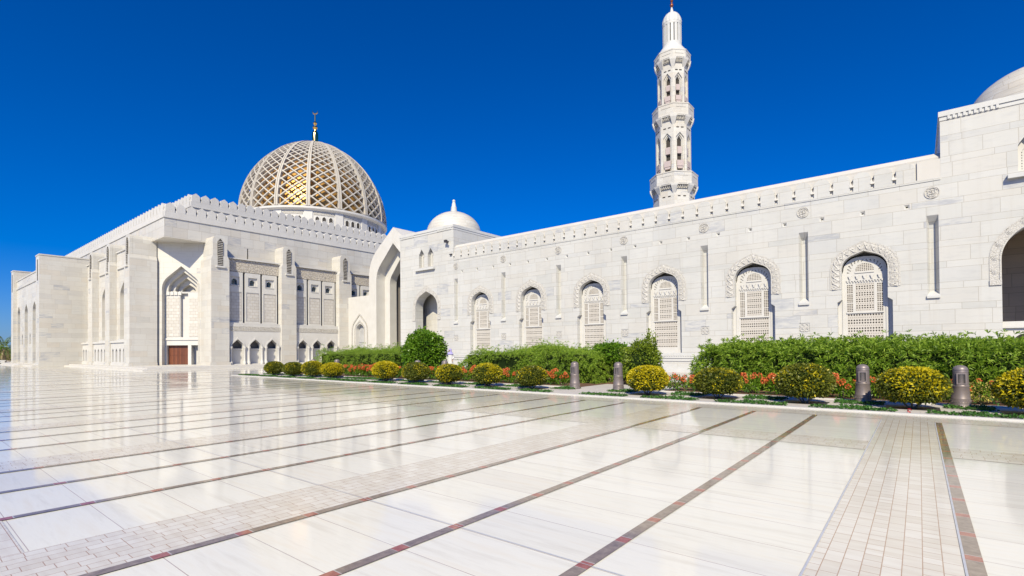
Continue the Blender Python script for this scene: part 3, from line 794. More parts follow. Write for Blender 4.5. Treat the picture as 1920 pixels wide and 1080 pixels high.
# ---- carved round medallion (calligraphic roundel) and square rosette, one mesh each, copied along the wall
def medallion():
    m = MB(); z = 9.6; r = .31
    def ring(ra, rb_, w0, w1, N=28):
        inn = [(ra*math.cos(2*math.pi*i/N), z+ra*math.sin(2*math.pi*i/N)) for i in range(N+1)]
        ou = [(rb_*math.cos(2*math.pi*i/N), z+rb_*math.sin(2*math.pi*i/N)) for i in range(N+1)]
        m.band(fW, inn, ou, w0, w1)
    ring(.28, .315, -.01, .035)
    def stroke(pts, wd_=.024):
        pts = [(x*.26, z+y*.26) for x, y in pts]; L, Rr = [], []
        for i, p in enumerate(pts):
            a = pts[max(0, i-1)]; c = pts[min(len(pts)-1, i+1)]; d = math.hypot(c[0]-a[0], c[1]-a[1]) or 1
            nx, ny = -(c[1]-a[1])/d, (c[0]-a[0])/d; k = wd_*(.5+.5*math.sin(math.pi*(i+.5)/len(pts)))
            L.append((p[0]+nx*k, p[1]+ny*k)); Rr.append((p[0]-nx*k, p[1]-ny*k))
        m.band(fW, L, Rr, -.01, .035)
    A = lambda cx, cy, r_, a0, a1, k=8: [(cx+r_*math.cos(R(a0+(a1-a0)*i/k)), cy+r_*math.sin(R(a0+(a1-a0)*i/k))) for i in range(k+1)]
    stroke(A(0, .1, .86, 160, 20)); stroke(A(-.1, -.1, .62, 200, 350)); stroke(A(.25, .15, .35, 90, 330)); stroke(A(-.4, .1, .28, -60, 200))
    stroke([(-.1, .75), (-.05, .3), (0, -.2), (.05, -.45)]); stroke([(.45, .6), (.5, .2), (.48, -.3)]); stroke(A(.1, -.6, .5, 200, 340)); stroke([(-.7, -.3), (-.3, -.2), (.1, -.35)])
    m.k = 0
    m2 = MB(); pts = [(.30*math.cos(2*math.pi*i/28), z+.30*math.sin(2*math.pi*i/28)) for i in range(28)]
    m.prism(fW, pts, -.02, .004)
    return m
o = medallion().build('medallion', M_ARCHV, WALL)
base_loc = o.location.copy()
for i, c in enumerate(SX):
    p = o if i == 0 else copy_tree(o, WALL)
    p.location = base_loc+Vector((c, 0, 0))
m = MB()
for sx in (-1, 1):
    for sy in (-1, 1):
        for rr_ in (.10,):
            cx, cy = sx*.12, 2.805+sy*.12
            inn = [(cx+.065*math.cos(2*math.pi*i/12), cy+.065*math.sin(2*math.pi*i/12)) for i in range(13)]; ou = [(cx+.12*math.cos(2*math.pi*i/12), cy+.12*math.sin(2*math.pi*i/12)) for i in range(13)]
            m.band(fW, inn, ou, -.03, .008)
m.fbox(fW, -.03, .03, 2.56, 3.05, -.027, .0); m.fbox(fW, -.25, .25, 2.775, 2.835, -.0275, -.001)
o = m.build('rosette_panel', M_ARCHV, WALL)
for i, c in enumerate(SX[1:]):
    p = o if i == 0 else copy_tree(o, WALL)
    p.location = Vector((c, 0, 0))

# ---- one window, built at u=0 and copied
D = -.42
def window_proto():
    rc = [rect(-.43, .43, 3.66, 5.22), rect(-.82, .82, 1.72, 3.52)]
    for za, zb in ((4.68, 5.18), (4.15, 4.64), (3.62, 4.11)):
        rc += [rect(-.84, -.55, za, zb), rect(.55, .84, za, zb)]
    tym = arch_line(0, .42, 5.90, 5.98, 6.33, .85, 6)
    top = [(1.28, 1.35), (1.28, 4.18), (1.06, 4.33), (1.06, 5.78)]+[(x, 5.98+y) for x, y in arch_curve(1.00, .75, .8, 8)]+[(-x, 5.98+y) for x, y in arch_curve(1.00, .75, .8, 8)[:-1]][::-1]+[(-1.06, 5.78), (-1.06, 4.33), (-1.28, 4.18), (-1.28, 1.35)]
    m = MB()
    band_o = [(.86, 5.80), (.84, 5.98)]+[(x, 5.98+y) for x, y in arch_curve(.82, .62, .8, 8)]
    # pierced arch band made of separate cut-outs
    cuts = []
    ao = resample([(.86, 5.82)]+[(x, 5.98+y) for x, y in arch_curve(.84, .60, .8, 8)][:-1]+[(.03, 6.56)], 14); ai = resample([(.62, 5.82)]+[(x, 5.98+y) for x, y in arch_curve(.60, .44, .8, 8)][:-1]+[(.03, 6.40)], 14)
    for sg in (1, -1):
        for i in range(0, 13):
            q = [ao[i], ao[i+1], ai[i]] if i % 2 == 0 else [ai[i], ai[i+1], ao[i+1]]
            cx = sum(p[0] for p in q)/3; cy = sum(p[1] for p in q)/3
            q = [(sg*(cx+(p[0]-cx)*.62), cy+(p[1]-cy)*.62) for p in q]
            cuts.append(q)
    m.panel(fW, top, rc+[tym]+cuts, D)
    for h in rc+[tym]+cuts: m.reveal(fW, h, D, D-.07)
    m.fbox(fW, -.44, .44, 5.80, 5.86, D, D+.04)
    for i in range(5):
        c = -.68+.34*i
        m.prism(fW, [(c-.09, 5.66), (c+.09, 5.66), (c+.05, 5.56), (c+.03, 5.46), (c-.03, 5.46), (c-.05, 5.56)], D, D+.07)
    for i in range(13): m.fbox(fW, -.82+.132*i, -.82+.132*i+.066, 5.29, 5.37, D, D+.05)
    m.fbox(fW, -.86, .86, 5.37, 5.42, D, D+.05)
    m.fbox(fW, -.86, .86, 3.54, 3.60, D, D+.05); m.fbox(fW, -1.1, 1.1, 1.35, 1.5, D-.02, D+.08)
    for sg in (-1, 1): m.fbox(fW, sg*1.0-.05, sg*1.0+.05, 1.4, 5.8, D, D+.035)
    o = m.build('window', M_TRIM, WALL)
    l = MB(); w_ = D-.04
    for za, zb in ((4.68, 5.18), (4.15, 4.64), (3.62, 4.11)):
        for ua, ub in ((-.84, -.55), (.55, .84)): l.lattice(fW, ua, ub, za, zb, 3, 5, .82, w_)
    rows = 13
    for j in range(rows):
        za = 3.66+1.56*j/rows; zb = 3.66+1.56*(j+1)/rows
        l.lattice(fW, -.43, .43, za, zb, 7 if j % 3 else 10, 1, .74 if j % 3 else .40, w_)
    for j in range(12):
        za = 1.72+1.8*j/12; zb = 1.72+1.8*(j+1)/12
        l.lattice(fW, -.82, .82, za, zb, 13 if j % 3 != 1 else 17, 1, .74 if j % 3 != 1 else .38, w_)
    l.lattice(fW, -.44, .44, 5.90, 6.35, 9, 5, .72, w_)
    l.build('lattice', M_LATW, o, mod=.035)
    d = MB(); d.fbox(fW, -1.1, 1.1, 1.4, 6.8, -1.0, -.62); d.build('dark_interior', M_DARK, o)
    # archivolt with zigzag relief
    a = MB(); N = 37
    li = resample(arch_line(0, 1.06, 4.90, 5.98, 6.97, .80, 10), N); lo = resample(arch_line(0, 1.60, 4.90, 5.95, 7.56, .86, 10), N)
    lm1 = [(p[0]+(q[0]-p[0])*.13, p[1]+(q[1]-p[1])*.13) for p, q in zip(li, lo)]; lm2 = [(p[0]+(q[0]-p[0])*.86, p[1]+(q[1]-p[1])*.86) for p, q in zip(li, lo)]
    a.band(fW, li, lm1, 0, .03); a.band(fW, lm2, lo, 0, .025)
    V1 = [fW(u, v, .012) for u, v in lm1]; V2 = [fW(u, v, .012) for u, v in lm2]
    mid = []
    for i in range(N):
        f = .12 if i % 2 else .88
        p, q = lm1[i], lm2[i]; mid.append(fW(p[0]+(q[0]-p[0])*f, p[1]+(q[1]-p[1])*f, .065))
    fs = []
    for i in range(N-1): fs += [(i, i+1, 2*N+i+1, 2*N+i), (N+i, 2*N+i, 2*N+i+1, N+i+1)]
    a.add(V1+V2+mid, fs)
    for i in range(1, N-1, 2):
        p = lm1[i]; q = lm2[i]; c = (p[0]*.35+q[0]*.65, p[1]*.35+q[1]*.65)
        a.prism(fW, [(c[0]+.045*math.cos(k*math.pi/3), c[1]+.045*math.sin(k*math.pi/3)) for k in range(6)], 0, .07)
    a.build('carved_archivolt', M_ARCHV, o)
    return o
o = window_proto()
for i, c in enumerate(WX):
    p = o if i == 0 else copy_tree(o, WALL)
    p.location = Vector((c, 0, 0))

# ================================================================== DOMED PAVILIONS AT BOTH ENDS
def pavilion(x0, x1, label, cen, door_hw, dsp, dap, screen, wins):
    T = thing('domed_pavilion', label, 'building', ((x0+x1)/2, 38, 0))
    m = MB()
    ho = arch_line(cen, door_hw, 0, dsp, dap, .86, 9)
    wl = [arch_line(c, .40, 9.98, 11.15, 11.83, .85, 6) for c in wins]
    m.panel(fW, rect(x0, x1, 0, 13.2), [ho]+wl, 0)
    m.reveal(fW, ho, 0, -1.0, open_bottom=True)
    for h in wl: m.reveal(fW, h, 0, -.45)
    y1 = 42.0
    m.box(x0, x0+.9, YW+.002, y1, 0, 13.2); m.box(x1-.9, x1, YW+.002, y1, 0, 13.2)
    m.box(x0+.9, x1-.9, YW+1.25, y1, dap+.35, 13.2)
    m.box(x0+.9, cen-door_hw-.02, YW+.05, YW+1.0, 0, dap+.3) if cen-door_hw-.02 > x0+.95 else None
    m.box(cen+door_hw+.02, x1-.9, YW+.05, YW+1.0, 0, dap+.3) if cen+door_hw+.02 < x1-.95 else None
    m.build('wall', M_WHITE, T)
    if not screen:
        m = MB(); m.box(x0+.9, x1-.9, YW+1.95, YW+2.3, 0, dap+.4); m.build('porch_back_wall', M_CREAM, T)
    m = MB()
    m.box(x0-.02, x1+.02, YW-.03, y1+.03, 13.2, 13.40); m.box(x0-.06, x1+.06, YW-.08, y1+.06, 13.40, 13.66)
    for c in np.arange(x0+.3, x0+2.2, .2): m.fbox(fW, c, c+.10, 13.22, 13.40, .02, .075)
    for c in np.arange(x1-2.2, x1-.3, .2): m.fbox(fW, c, c+.10, 13.22, 13.40, .02, .075)
    m.build('cornice', M_PLATE, T)
    dl = MB(); cx = (x0+x1)/2
    R_ = 2.85
    pr = [(R_+.15, 13.6), (R_+.15, 13.95), (R_, 14.0)]
    e = .25; rho = R_+e
    for i in range(15):
        t = math.acos(e/rho)*i/14; pr.append((rho*math.cos(t)-e+.0005, 14.0+rho*math.sin(t)*.76))
    dl.lathe((cx, 38, 0), pr, 40)
    d = dl.build('dome', M_DOMEC, T, smooth=True)
    f = MB(); zt = 14.0+rho*math.sin(math.acos(e/rho))*.76
    f.lathe((cx, 38, zt), [(.30, -.1), (.34, .12), (.28, .38), (.30, .48), (.22, .60), (.20, .85), (.13, 1.05), (.16, 1.08), (.16, 1.22), (.05, 1.32)], 14)
    f.build('finial', M_PLATE, d, smooth=True)
    for h, c in zip(wl, wins):
        wn = MB(); wn.panel(fW, arch_line(c, .46, 9.9, 11.15, 11.9, .85, 6), [arch_line(c, .24, 10.15, 10.95, 11.25, .85, 5)], -.40)
        g = wn.build('window', M_TRIM, T)
        l = MB(); l.lattice(fW, c-.28, c+.28, 10.1, 11.3, 5, 9, .5, -.43); l.build('lattice', M_TRIM, g, mod=.03)
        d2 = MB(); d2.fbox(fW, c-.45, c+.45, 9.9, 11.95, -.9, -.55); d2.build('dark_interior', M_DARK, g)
    sl_ = MB(); sl_.fbox(fW, wins[0]-.78, wins[-1]+.68, 9.66, 9.86, -.1, .26); sl_.build('window_sill', M_PLATE, T)
    a = MB(); ow = door_hw+.44
    li = resample(arch_line(cen, door_hw+.02, dsp-1.0, dsp, dap+.01, .86, 9), 41); lo = resample(arch_line(cen, ow, dsp-1.0, dsp, dap+.62, .86, 9), 41)
    lm1 = [(p[0]+(q[0]-p[0])*.14, p[1]+(q[1]-p[1])*.14) for p, q in zip(li, lo)]; lm2 = [(p[0]+(q[0]-p[0])*.85, p[1]+(q[1]-p[1])*.85) for p, q in zip(li, lo)]
    a.band(fW, li, lm1, 0, .035); a.band(fW, lm2, lo, 0, .025)
    a.band(fW, lm1, lm2, -.01, .012)
    for i in range(2, 39, 3):
        c = ((lm1[i][0]*.5+lm2[i][0]*.5), (lm1[i][1]*.5+lm2[i][1]*.5))
        for rr_, hh in ((.17, .025), (.12, .04), (.06, .055)):
            a.prism(fW, [(c[0]+rr_*math.cos(k*math.pi/5), c[1]+rr_*math.sin(k*math.pi/5)) for k in range(10)], 0, hh)
    a.fbox(fW, cen-ow, cen-door_hw, dsp-1.25, dsp-1.0, 0, .06); a.fbox(fW, cen+door_hw, cen+ow, dsp-1.25, dsp-1.0, 0, .06)
    a.build('carved_archivolt', M_ARCHV, T)
    for ua, ub in ((x0, cen-door_hw-.15), (cen+door_hw+.15, x1)):
        m = MB(); m.fbox(fW, ua, ub, 0, .25, -.1, .2); m.build('plinth', M_PLATE, T)
    if screen:
        s_ = MB(); u0, u1 = cen-door_hw, cen+door_hw
        ah = [arch_line(c, .62, .3, 1.75, 2.25, .85, 6) for c in (cen-.95, cen+.95)]
        s_.panel(fW, rect(u0, u1, 0, 2.5), ah, -.25)
        for h in ah: s_.reveal(fW, h, -.25, -.5)
        s_.fbox(fW, u0, u1, 2.5, 2.62, -.9, -.12); s_.fbox(fW, u0, u1, 2.62, 2.82, -.9, -.2)
        s_.build('doorway_screen', M_TRIM, T)
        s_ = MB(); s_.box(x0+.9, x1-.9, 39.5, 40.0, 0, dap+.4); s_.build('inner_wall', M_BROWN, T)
    return T
PV1 = pavilion(-42.3, -34.4, 'white cube pavilion with a small plain dome and twin windows over an open doorway', -38.3, 1.63, 5.9, 7.56, False, (-38.95, -37.62))
PV2 = pavilion(.97, 9.1, 'white domed pavilion cut off at the right edge, taller than the wall beside it', 5.1, 1.93, 5.85, 8.05, True, (4.2, 5.85))
m = MB()
m.fbox(fW, -35.12, -35.02, 12.06, 12.12, 0, .25); m.fbox(fW, -35.28, -34.98, 11.95, 12.2, .22, .42); m.fbox(fW, -34.98, -34.84, 11.86, 11.98, .25, .4)
m.build('floodlight', M_BRONZE_D, PV1)
m = MB(); m.fbox(fW, -34.82, -34.55, 10.74, 10.84, 0, .16); m.build('wall_lamp', M_BRONZE_D, PV1)

# ================================================================== GREAT ARCH GATEWAY AND ITS SIDE WING
YG = 38.0; fGt = fY(YG)
GATE = thing('arched_gateway', 'tall pointed arch gateway of pale carved stone behind the pavilion corner', 'gateway', (-48.58, YG, 0))
gc = -48.58
outer = arch_line(gc, 4.78, 0, 10.9, 16.35, .80, 12); inner = arch_line(gc, 3.29, 0, 10.2, 14.45, .80, 12)
trim = arch_line(gc, 3.62, 0, 10.25, 14.98, .80, 12)
m = MB()
m.panel(fGt, outer, [trim], 0)
m.reveal(fGt, outer, 0, -4.0, open_bottom=True)
m.build('arch_body', M_TRIM, GATE)
m = MB(); N = 61
m.band(fGt, resample(inner, N), resample(trim, N), -.3, .03)
m.build('arch_trim', M_TRIM, GATE)
m = MB(); m.reveal(fGt, inner, -.30, -1.28, open_bottom=True)
in2 = arch_line(gc, 2.33, 0, 9.8, 13.1, .80, 12)
m.panel(fGt, arch_line(gc, 3.35, -.01, 10.2, 14.5, .80, 12), [in2], -1.28); m.reveal(fGt, in2, -1.28, -2.3, open_bottom=True)
m.build('inner_arch', M_TRIM, GATE)
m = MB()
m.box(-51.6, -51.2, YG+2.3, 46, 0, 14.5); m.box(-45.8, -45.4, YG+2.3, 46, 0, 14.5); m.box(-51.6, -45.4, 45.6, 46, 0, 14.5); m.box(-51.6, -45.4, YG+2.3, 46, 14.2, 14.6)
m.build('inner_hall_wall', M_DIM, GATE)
m = MB(); ha = arch_line(-48.9, 1.1, 0, 3.6, 4.9, .85, 7)
m.panel(fY(44.0), rect(-50.4, -45.8, 0, 7.9), [ha], 0); m.reveal(fY(44), ha, 0, -.9, open_bottom=True); m.fbox(fY(44), -50.45, -45.8, 7.9, 8.35, -.6, .2)
m.build('inner_screen', M_TRIM, GATE)
WING = thing('side_wing', 'low pale wing wall with a small arched door beside the great arch', 'building', (-55.7, YG+.1, 0))
fWg = fY(YG+.10); dh = arch_line(-55.5, .86, 0, 4.3, 5.15, .85, 7)
m = MB(); m.panel(fWg, rect(-58, -53.3, 0, 8.62), [dh], 0); m.reveal(fWg, dh, 0, -.55, open_bottom=True); m.box(-58, -53.3, YG+.8, 44, 0, 8.5); m.box(-58, -53.3, YG+.11, YG+.9, 8.4, 8.62)
m.build('wall', M_TRIM, WING)
m = MB(); N = 31
m.band(fWg, resample(arch_line(-55.5, .98, 0, 4.3, 5.35, .85, 7), N), resample(arch_line(-55.5, 1.12, 0, 4.3, 5.55, .85, 7), N), -.02, .05)
m.band(fWg, resample(arch_line(-55.5, 1.55, 0, 4.3, 6.2, .85, 7), N), resample(arch_line(-55.5, 1.72, 0, 4.3, 6.42, .85, 7), N), -.02, .07)
m.build('door_moulding', M_CARVE, WING)
m = MB(); m.fbox(fWg, -56.4, -54.6, 0, 2.75, -.62, -.5); m.fbox(fWg, -56.4, -54.6, 2.75, 2.95, -.65, -.42); m.fbox(fWg, -56.4, -54.6, 2.95, 5.2, -.62, -.52)
m.build('door', M_GREY, WING)
# ================================================================== MINARET
MC = (-23.2, 60.7)
MIN = thing('minaret', 'slender white octagonal minaret with three balconies and a ribbed cap', 'minaret', (MC[0], MC[1], 0))
O8 = R(22.5)
def octo(prof): 
    b = MB(); b.lathe((MC[0], MC[1], 0), prof, 8, O8); return b
def face_frame(k, Rv):
    a = 2*math.pi*k/8; ap = Rv*math.cos(R(22.5)); n_ = (math.cos(a), math.sin(a)); t_ = (-n_[1], n_[0])
    return fG((MC[0]+n_[0]*ap, MC[1]+n_[1]*ap), t_, n_)
octo([(2.42, 0), (2.42, 21.1)]).build('base_shaft', M_MIN, MIN)
def shaft(Rv, z0, z1, wb, wa, name):
    hw = Rv*math.sin(R(22.5)); b = MB(); H = wa-wb; g = hw*.34
    for k in range(8):
        fr = face_frame(k, Rv)
        lo = arch_line(0, hw*.66, wb, wa-.75, wa, .85, 6)
        b.panel(fr, rect(-hw, hw, z0, z1), [lo], 0)
        l1 = arch_line(0, hw*.46, wb, wa-.85, wa-.22, .85, 6)
        b.reveal(fr, lo, 0, -.14); b.panel(fr, lo, [l1], -.14); l2 = arch_line(0, hw*.34, wb, wa-.9, wa-.38, .85, 6)
        b.reveal(fr, l1, -.14, -.26); b.panel(fr, l1, [l2], -.26); b.reveal(fr, l2, -.26, -.5)
    s = b.build(name, M_MIN, MIN)
    for k in range(8):
        fr = face_frame(k, Rv); l2 = arch_line(0, hw*.34, wb, wa-.9, wa-.38, .85, 6)
        dk = MB(); dk.prism(fr, l2, -.9, -.45); dk.build('slit_opening', M_DARK, s)
        pk = MB(); pk.fbox(fr, -g, g, wb+H*.46, wb+H*.64, -.5, -.16); pk.build('pink_screen', M_PINK, s)
        pk = MB(); pk.fbox(fr, -hw*.52, hw*.52, wb+H*.12, wb+H*.27, -.5, .03)
        pk.prism(fr, [(-hw*.52, wb+H*.12), (hw*.52, wb+H*.12), (g, wb+H*.06), (-g, wb+H*.06)], -.5, -.02); pk.build('pink_box', M_PINK, s)
    return s
shaft(2.07, 22.5, 29.5, 22.85, 27.45, 'lower_shaft')
shaft(1.80, 30.6, 36.4, 30.95, 34.75, 'middle_shaft')
def balcony(z0, z1, Rlow, Rbal):
    b = octo([(Rlow-.05, z0), (Rbal, z0), (Rbal, z0+.10), (Rbal, z1-.16), (Rbal*1.02, z1-.14), (Rbal*1.02, z1), (Rbal-.25, z1)])
    hw = Rbal*math.sin(R(22.5))
    for k in range(8):
        fr = face_frame(k, Rbal)
        b.fbox(fr, -hw*.62, hw*.62, z1-.55, z1-.22, -.02, .03); b.fbox(fr, -hw*.45, hw*.45, z0+.12, z0+.2, -.02, .04)
    o = b.build('balcony', M_MIN, MIN)
    c = MB()
    for k in range(8):
        a = 2*math.pi*k/8+O8; n_ = (math.cos(a), math.sin(a)); t_ = (-n_[1], n_[0])
        fr = fG((MC[0]+n_[0]*(Rlow-.05), MC[1]+n_[1]*(Rlow-.05)), t_, n_)
        dp = Rbal-Rlow+.02
        c.add([fr(u, v, w_) for u, v, w_ in ((-.15, z0-.95, 0), (.15, z0-.95, 0), (-.40, z0+.10, 0), (.40, z0+.10, 0), (-.40, z0+.10, dp+.06), (.40, z0+.10, dp+.06), (-.38, z0-.12, dp+.02), (.38, z0-.12, dp+.02))],
              [(0, 1, 7, 6), (6, 7, 5, 4), (0, 6, 4, 2), (1, 3, 5, 7), (2, 4, 5, 3)])
    c.build('bracket', M_TRIM, o)
    for k in range(8):
        e = MB(); fr = face_frame(k, Rlow+.02); h2 = Rlow*math.sin(R(22.5))
        e.fbox(fr, -h2, h2, z0-.40, z0+.02, -.1, .10)
        for j in range(7): e.fbox(fr, -h2*.8+j*h2*.24, -h2*.8+j*h2*.24+.07, z0-.32, z0-.0, .09, .24)
        for sg in (-1, 1):
            d_ = MB(); d_.fbox(fr, sg*h2*.36-.16, sg*h2*.36+.16, z0-1.32, z0-1.22, -.05, .022); d_.build('dark_dash', M_DARK, o)  # decorative dark dash standing proud of the face
        e.build('corbel_course', M_CARVE, o)
balcony(21.0, 22.6, 2.42, 2.80); balcony(29.3, 30.85, 2.07, 2.42); balcony(36.3, 37.4, 1.80, 2.13)
octo([(2.42, 20.9), (2.1, 22.4)]).build('balcony_floor', M_PLATE, MIN)
b = MB(); b.lathe((MC[0], MC[1], 0), [(1.78, 36.3), (1.74, 37.55), (1.62, 37.9), (1.30, 38.35), (1.14, 38.55), (1.12, 38.75)], 24); b.build('shoulder', M_PLATE, MIN, smooth=True)
b = MB(); NSL = 16
for k in range(NSL):
    a = 2*math.pi*k/NSL; n_ = (math.cos(a), math.sin(a)); t_ = (-n_[1], n_[0])
    fr = fG((MC[0]+n_[0]*1.10, MC[1]+n_[1]*1.10), t_, n_)
    b.fbox(fr, -.15, .15, 38.7, 41.45, -.22, 0)
b.lathe((MC[0], MC[1], 0), [(1.12, 38.6), (1.12, 38.95), (.8, 38.95)], 32); b.lathe((MC[0], MC[1], 0), [(.8, 41.15), (1.12, 41.15), (1.15, 41.5), (1.1, 41.55)], 32)
b.build('lantern', M_PLATE, MIN)
b = MB(); n_ = 48; vs = []; fs = []; K = 12
for j in range(K+1):
    t = math.pi/2*j/K
    for i in range(n_):
        a = 2*math.pi*i/n_; rr_ = 1.16*(1-.055*(i % 3 == 0))*math.cos(t)**.9+.003; vs.append((MC[0]+rr_*math.cos(a), MC[1]+rr_*math.sin(a), 41.45+1.5*math.sin(t)))
for j in range(K):
    for i in range(n_): fs.append((j*n_+i, j*n_+(i+1) % n_, (j+1)*n_+(i+1) % n_, (j+1)*n_+i))
b.add(vs, fs); b.build('ribbed_cap', M_PLATE, MIN, smooth=True)
b = MB(); b.lathe((MC[0], MC[1], 42.85), [(.22, -.05), (.20, .3), (.12, .62), (.07, .8)], 12); sp = b.build('spire_base', M_PLATE, MIN, smooth=True)
b = MB(); b.lathe((MC[0], MC[1], 43.6), [(.06, 0), (.16, .12), (.22, .3), (.16, .46), (.06, .55), (.06, .62), (.15, .72), (.18, .86), (.1, 1.0), (.05, 1.1), (.04, 2.2), (.01, 2.4)], 12)
b.build('spire', simple('copper_spire', (.30, .10, .05), .35, .6), MIN, smooth=True)

# ================================================================== GARDEN
def garden_sheet(name, x0, x1, y0, y1, z, mat):
    b = MB(); b.box(x0, x1, y0, y1, -.05, z); o = b.build(name, mat); o['kind'] = 'structure'; return o
def gpave():
    m = NT('garden_paving_stone'); g, x, y, z = m.pos()
    b = m.n('ShaderNodeTexBrick'); m.l(m.comb(x, y), b.inputs['Vector']); b.inputs['Scale'].default_value = 1
    b.inputs['Brick Width'].default_value = .6; b.inputs['Row Height'].default_value = .4; b.inputs['Mortar Size'].default_value = .005
    b.inputs['Color1'].default_value = (.68, .63, .57, 1); b.inputs['Color2'].default_value = (.61, .565, .51, 1); b.inputs['Mortar'].default_value = (.42, .37, .31, 1)
    n = m.noise(g.outputs['Position'], 3, 6)
    return m.done(m.mixc(m.math('MULTIPLY', n, .4), b.outputs['Color'], (.50, .45, .40, 1)), .7, 0, .3)
M_GPAVE = gpave()
garden_sheet('garden_paving', -37.3, 32, 15.37, 33.9, .02, M_GPAVE)
garden_sheet('garden_kerb', -37.42, 32, 15.22, 15.369, .035, M_TRIM)
garden_sheet('planting_bed', -36.2, -11.2, 18.3, 26.2, .035, M_SOIL)
garden_sheet('planting_bed', -7.55, 32, 18.3, 26.2, .035, M_SOIL)
garden_sheet('planting_bed', -12.9, -8.3, 20.9, 23.6, .034, M_SOIL)
b = MB()
for x0, x1 in ((-36.2, -11.1), (-7.6, 32)): b.box(x0, x1, 18.13, 18.29, 0, .055)
o = b.build('bed_edging', M_TRIM); o['kind'] = 'structure'

rng = np.random.default_rng(11)
def leaf_obj(name, P, Dr, L, W, mats, midx=None, parent=None, droop=.25, roll=None):
    """P base points, Dr unit axis directions, L/W arrays: one folded four-cornered blade per leaf"""
    n = len(P); rv = rng.normal(size=(n, 3)); S = np.cross(Dr, rv if roll is None else roll); S /= np.linalg.norm(S, axis=1)[:, None]+1e-9
    L = np.broadcast_to(L, n)[:, None]; W = np.broadcast_to(W, n)[:, None]
    mid = P+Dr*L*.5; tip = P+Dr*L; tip[:, 2] -= (L[:, 0]*droop)
    V = np.empty((n*4, 3), np.float32); V[0::4] = P; V[1::4] = mid+S*W*.5; V[2::4] = tip; V[3::4] = mid-S*W*.5
    me = bpy.data.meshes.new(name); me.vertices.add(n*4); me.vertices.foreach_set('co', V.ravel())
    me.loops.add(n*4); me.loops.foreach_set('vertex_index', np.arange(n*4, dtype=np.int32))
    me.polygons.add(n); me.polygons.foreach_set('loop_start', np.arange(0, n*4, 4, dtype=np.int32))
    try: me.polygons.foreach_set('loop_total', np.full(n, 4, np.int32))
    except Exception: pass
    for m in mats: me.materials.append(m)
    if midx is not None: me.polygons.foreach_set('material_index', midx.astype(np.int32))
    me.update(); me.validate()
    o = bpy.data.objects.new(name, me); COL.objects.link(o)
    if parent is not None: o.parent = parent; o['_o'] = (0, 0, 0)
    return o
def unit(v): return v/(np.linalg.norm(v, axis=1)[:, None]+1e-9)
def sph(n): return unit(rng.normal(size=(n, 3)))
def blobn(P, f, seed):          # cheap smooth pseudo-noise, -1..1
    r_ = np.random.default_rng(seed); v = 0
    for k in range(5):
        d = r_.normal(size=3)*f*(1+.5*k); v = v+np.sin(P@d+r_.uniform(0, 6.3))/(1+.4*k)
    return v/2.6

# ---- clipped round bushes
def topiary_meshes(kind, seed):
    n = 5200; d = sph(n); d[:, 2] = np.where(d[:, 2] < -.75, -d[:, 2], d[:, 2])
    a, c = .66, .465
    z = d[:, 2]; rxy = np.sqrt(np.maximum(0, 1-np.abs(z)**2.3))
    h = unit(d[:, :2]) if False else d[:, :2]/(np.linalg.norm(d[:, :2], axis=1)[:, None]+1e-9)
    tap = np.where(z < -.2, 1+(z+.2)*.30, 1)
    bump = 1+.03*blobn(d, 3.0, seed)
    P = np.empty((n, 3)); P[:, 0] = h[:, 0]*rxy*a*tap*bump; P[:, 1] = h[:, 1]*rxy*a*tap*bump; P[:, 2] = .54+z*c*bump
    P *= 1; dep = rng.uniform(.90, 1.0, n)[:, None]; ctr = np.array([0, 0, .54]); P = ctr+(P-ctr)*dep
    nrm = unit((P-ctr)/np.array([a*a, a*a, c*c])); Dr = unit(nrm*.7+sph(n)*.75+np.array([0, 0, .15]))
    pr = {'bright': .85, 'mixed': .42, 'dull': .12}[kind]
    pat = blobn(P, 4.2, seed+5)
    p = pr*(.35+1.0*np.clip((P[:, 2]-.25)/.6, 0, 1))+pat*.5
    mi = (rng.uniform(size=n) < p).astype(int)
    return P, Dr, rng.uniform(.05, .10, n), rng.uniform(.03, .05, n), mi
def make_topiary(kind, seed):
    T = thing('topiary_bush', '', 'bush', (0, 0, 0))
    P, Dr, L, W, mi = topiary_meshes(kind, seed)
    leaf_obj('foliage', P, Dr, L, W, [M_LF_OLIVE, M_LF_YEL], mi, T, .1)
    b = MB(); pr = []
    for i in range(9):
        t = -math.pi/2+math.pi*i/8; pr.append((.575*math.cos(t)**.8+.002 if abs(math.cos(t)) > 1e-6 else .002, .54+.40*math.sin(t)))
    b.lathe((0, 0, 0), pr, 16); b.build('dark_core', M_CORE, T)
    b = MB(); r_ = random.Random(seed)
    for k in range(5):
        a = k*1.26+r_.random(); b.tube([(.03*math.cos(a), .03*math.sin(a), 0), (.12*math.cos(a), .12*math.sin(a), .10), (.3*math.cos(a), .3*math.sin(a), .32)], [.022, .018, .012], 5)
    b.build('stem', M_BARK, T)
    return T
TP = {k: make_topiary(k, s_) for k, s_ in (('bright', 3), ('mixed', 14), ('dull', 25))}
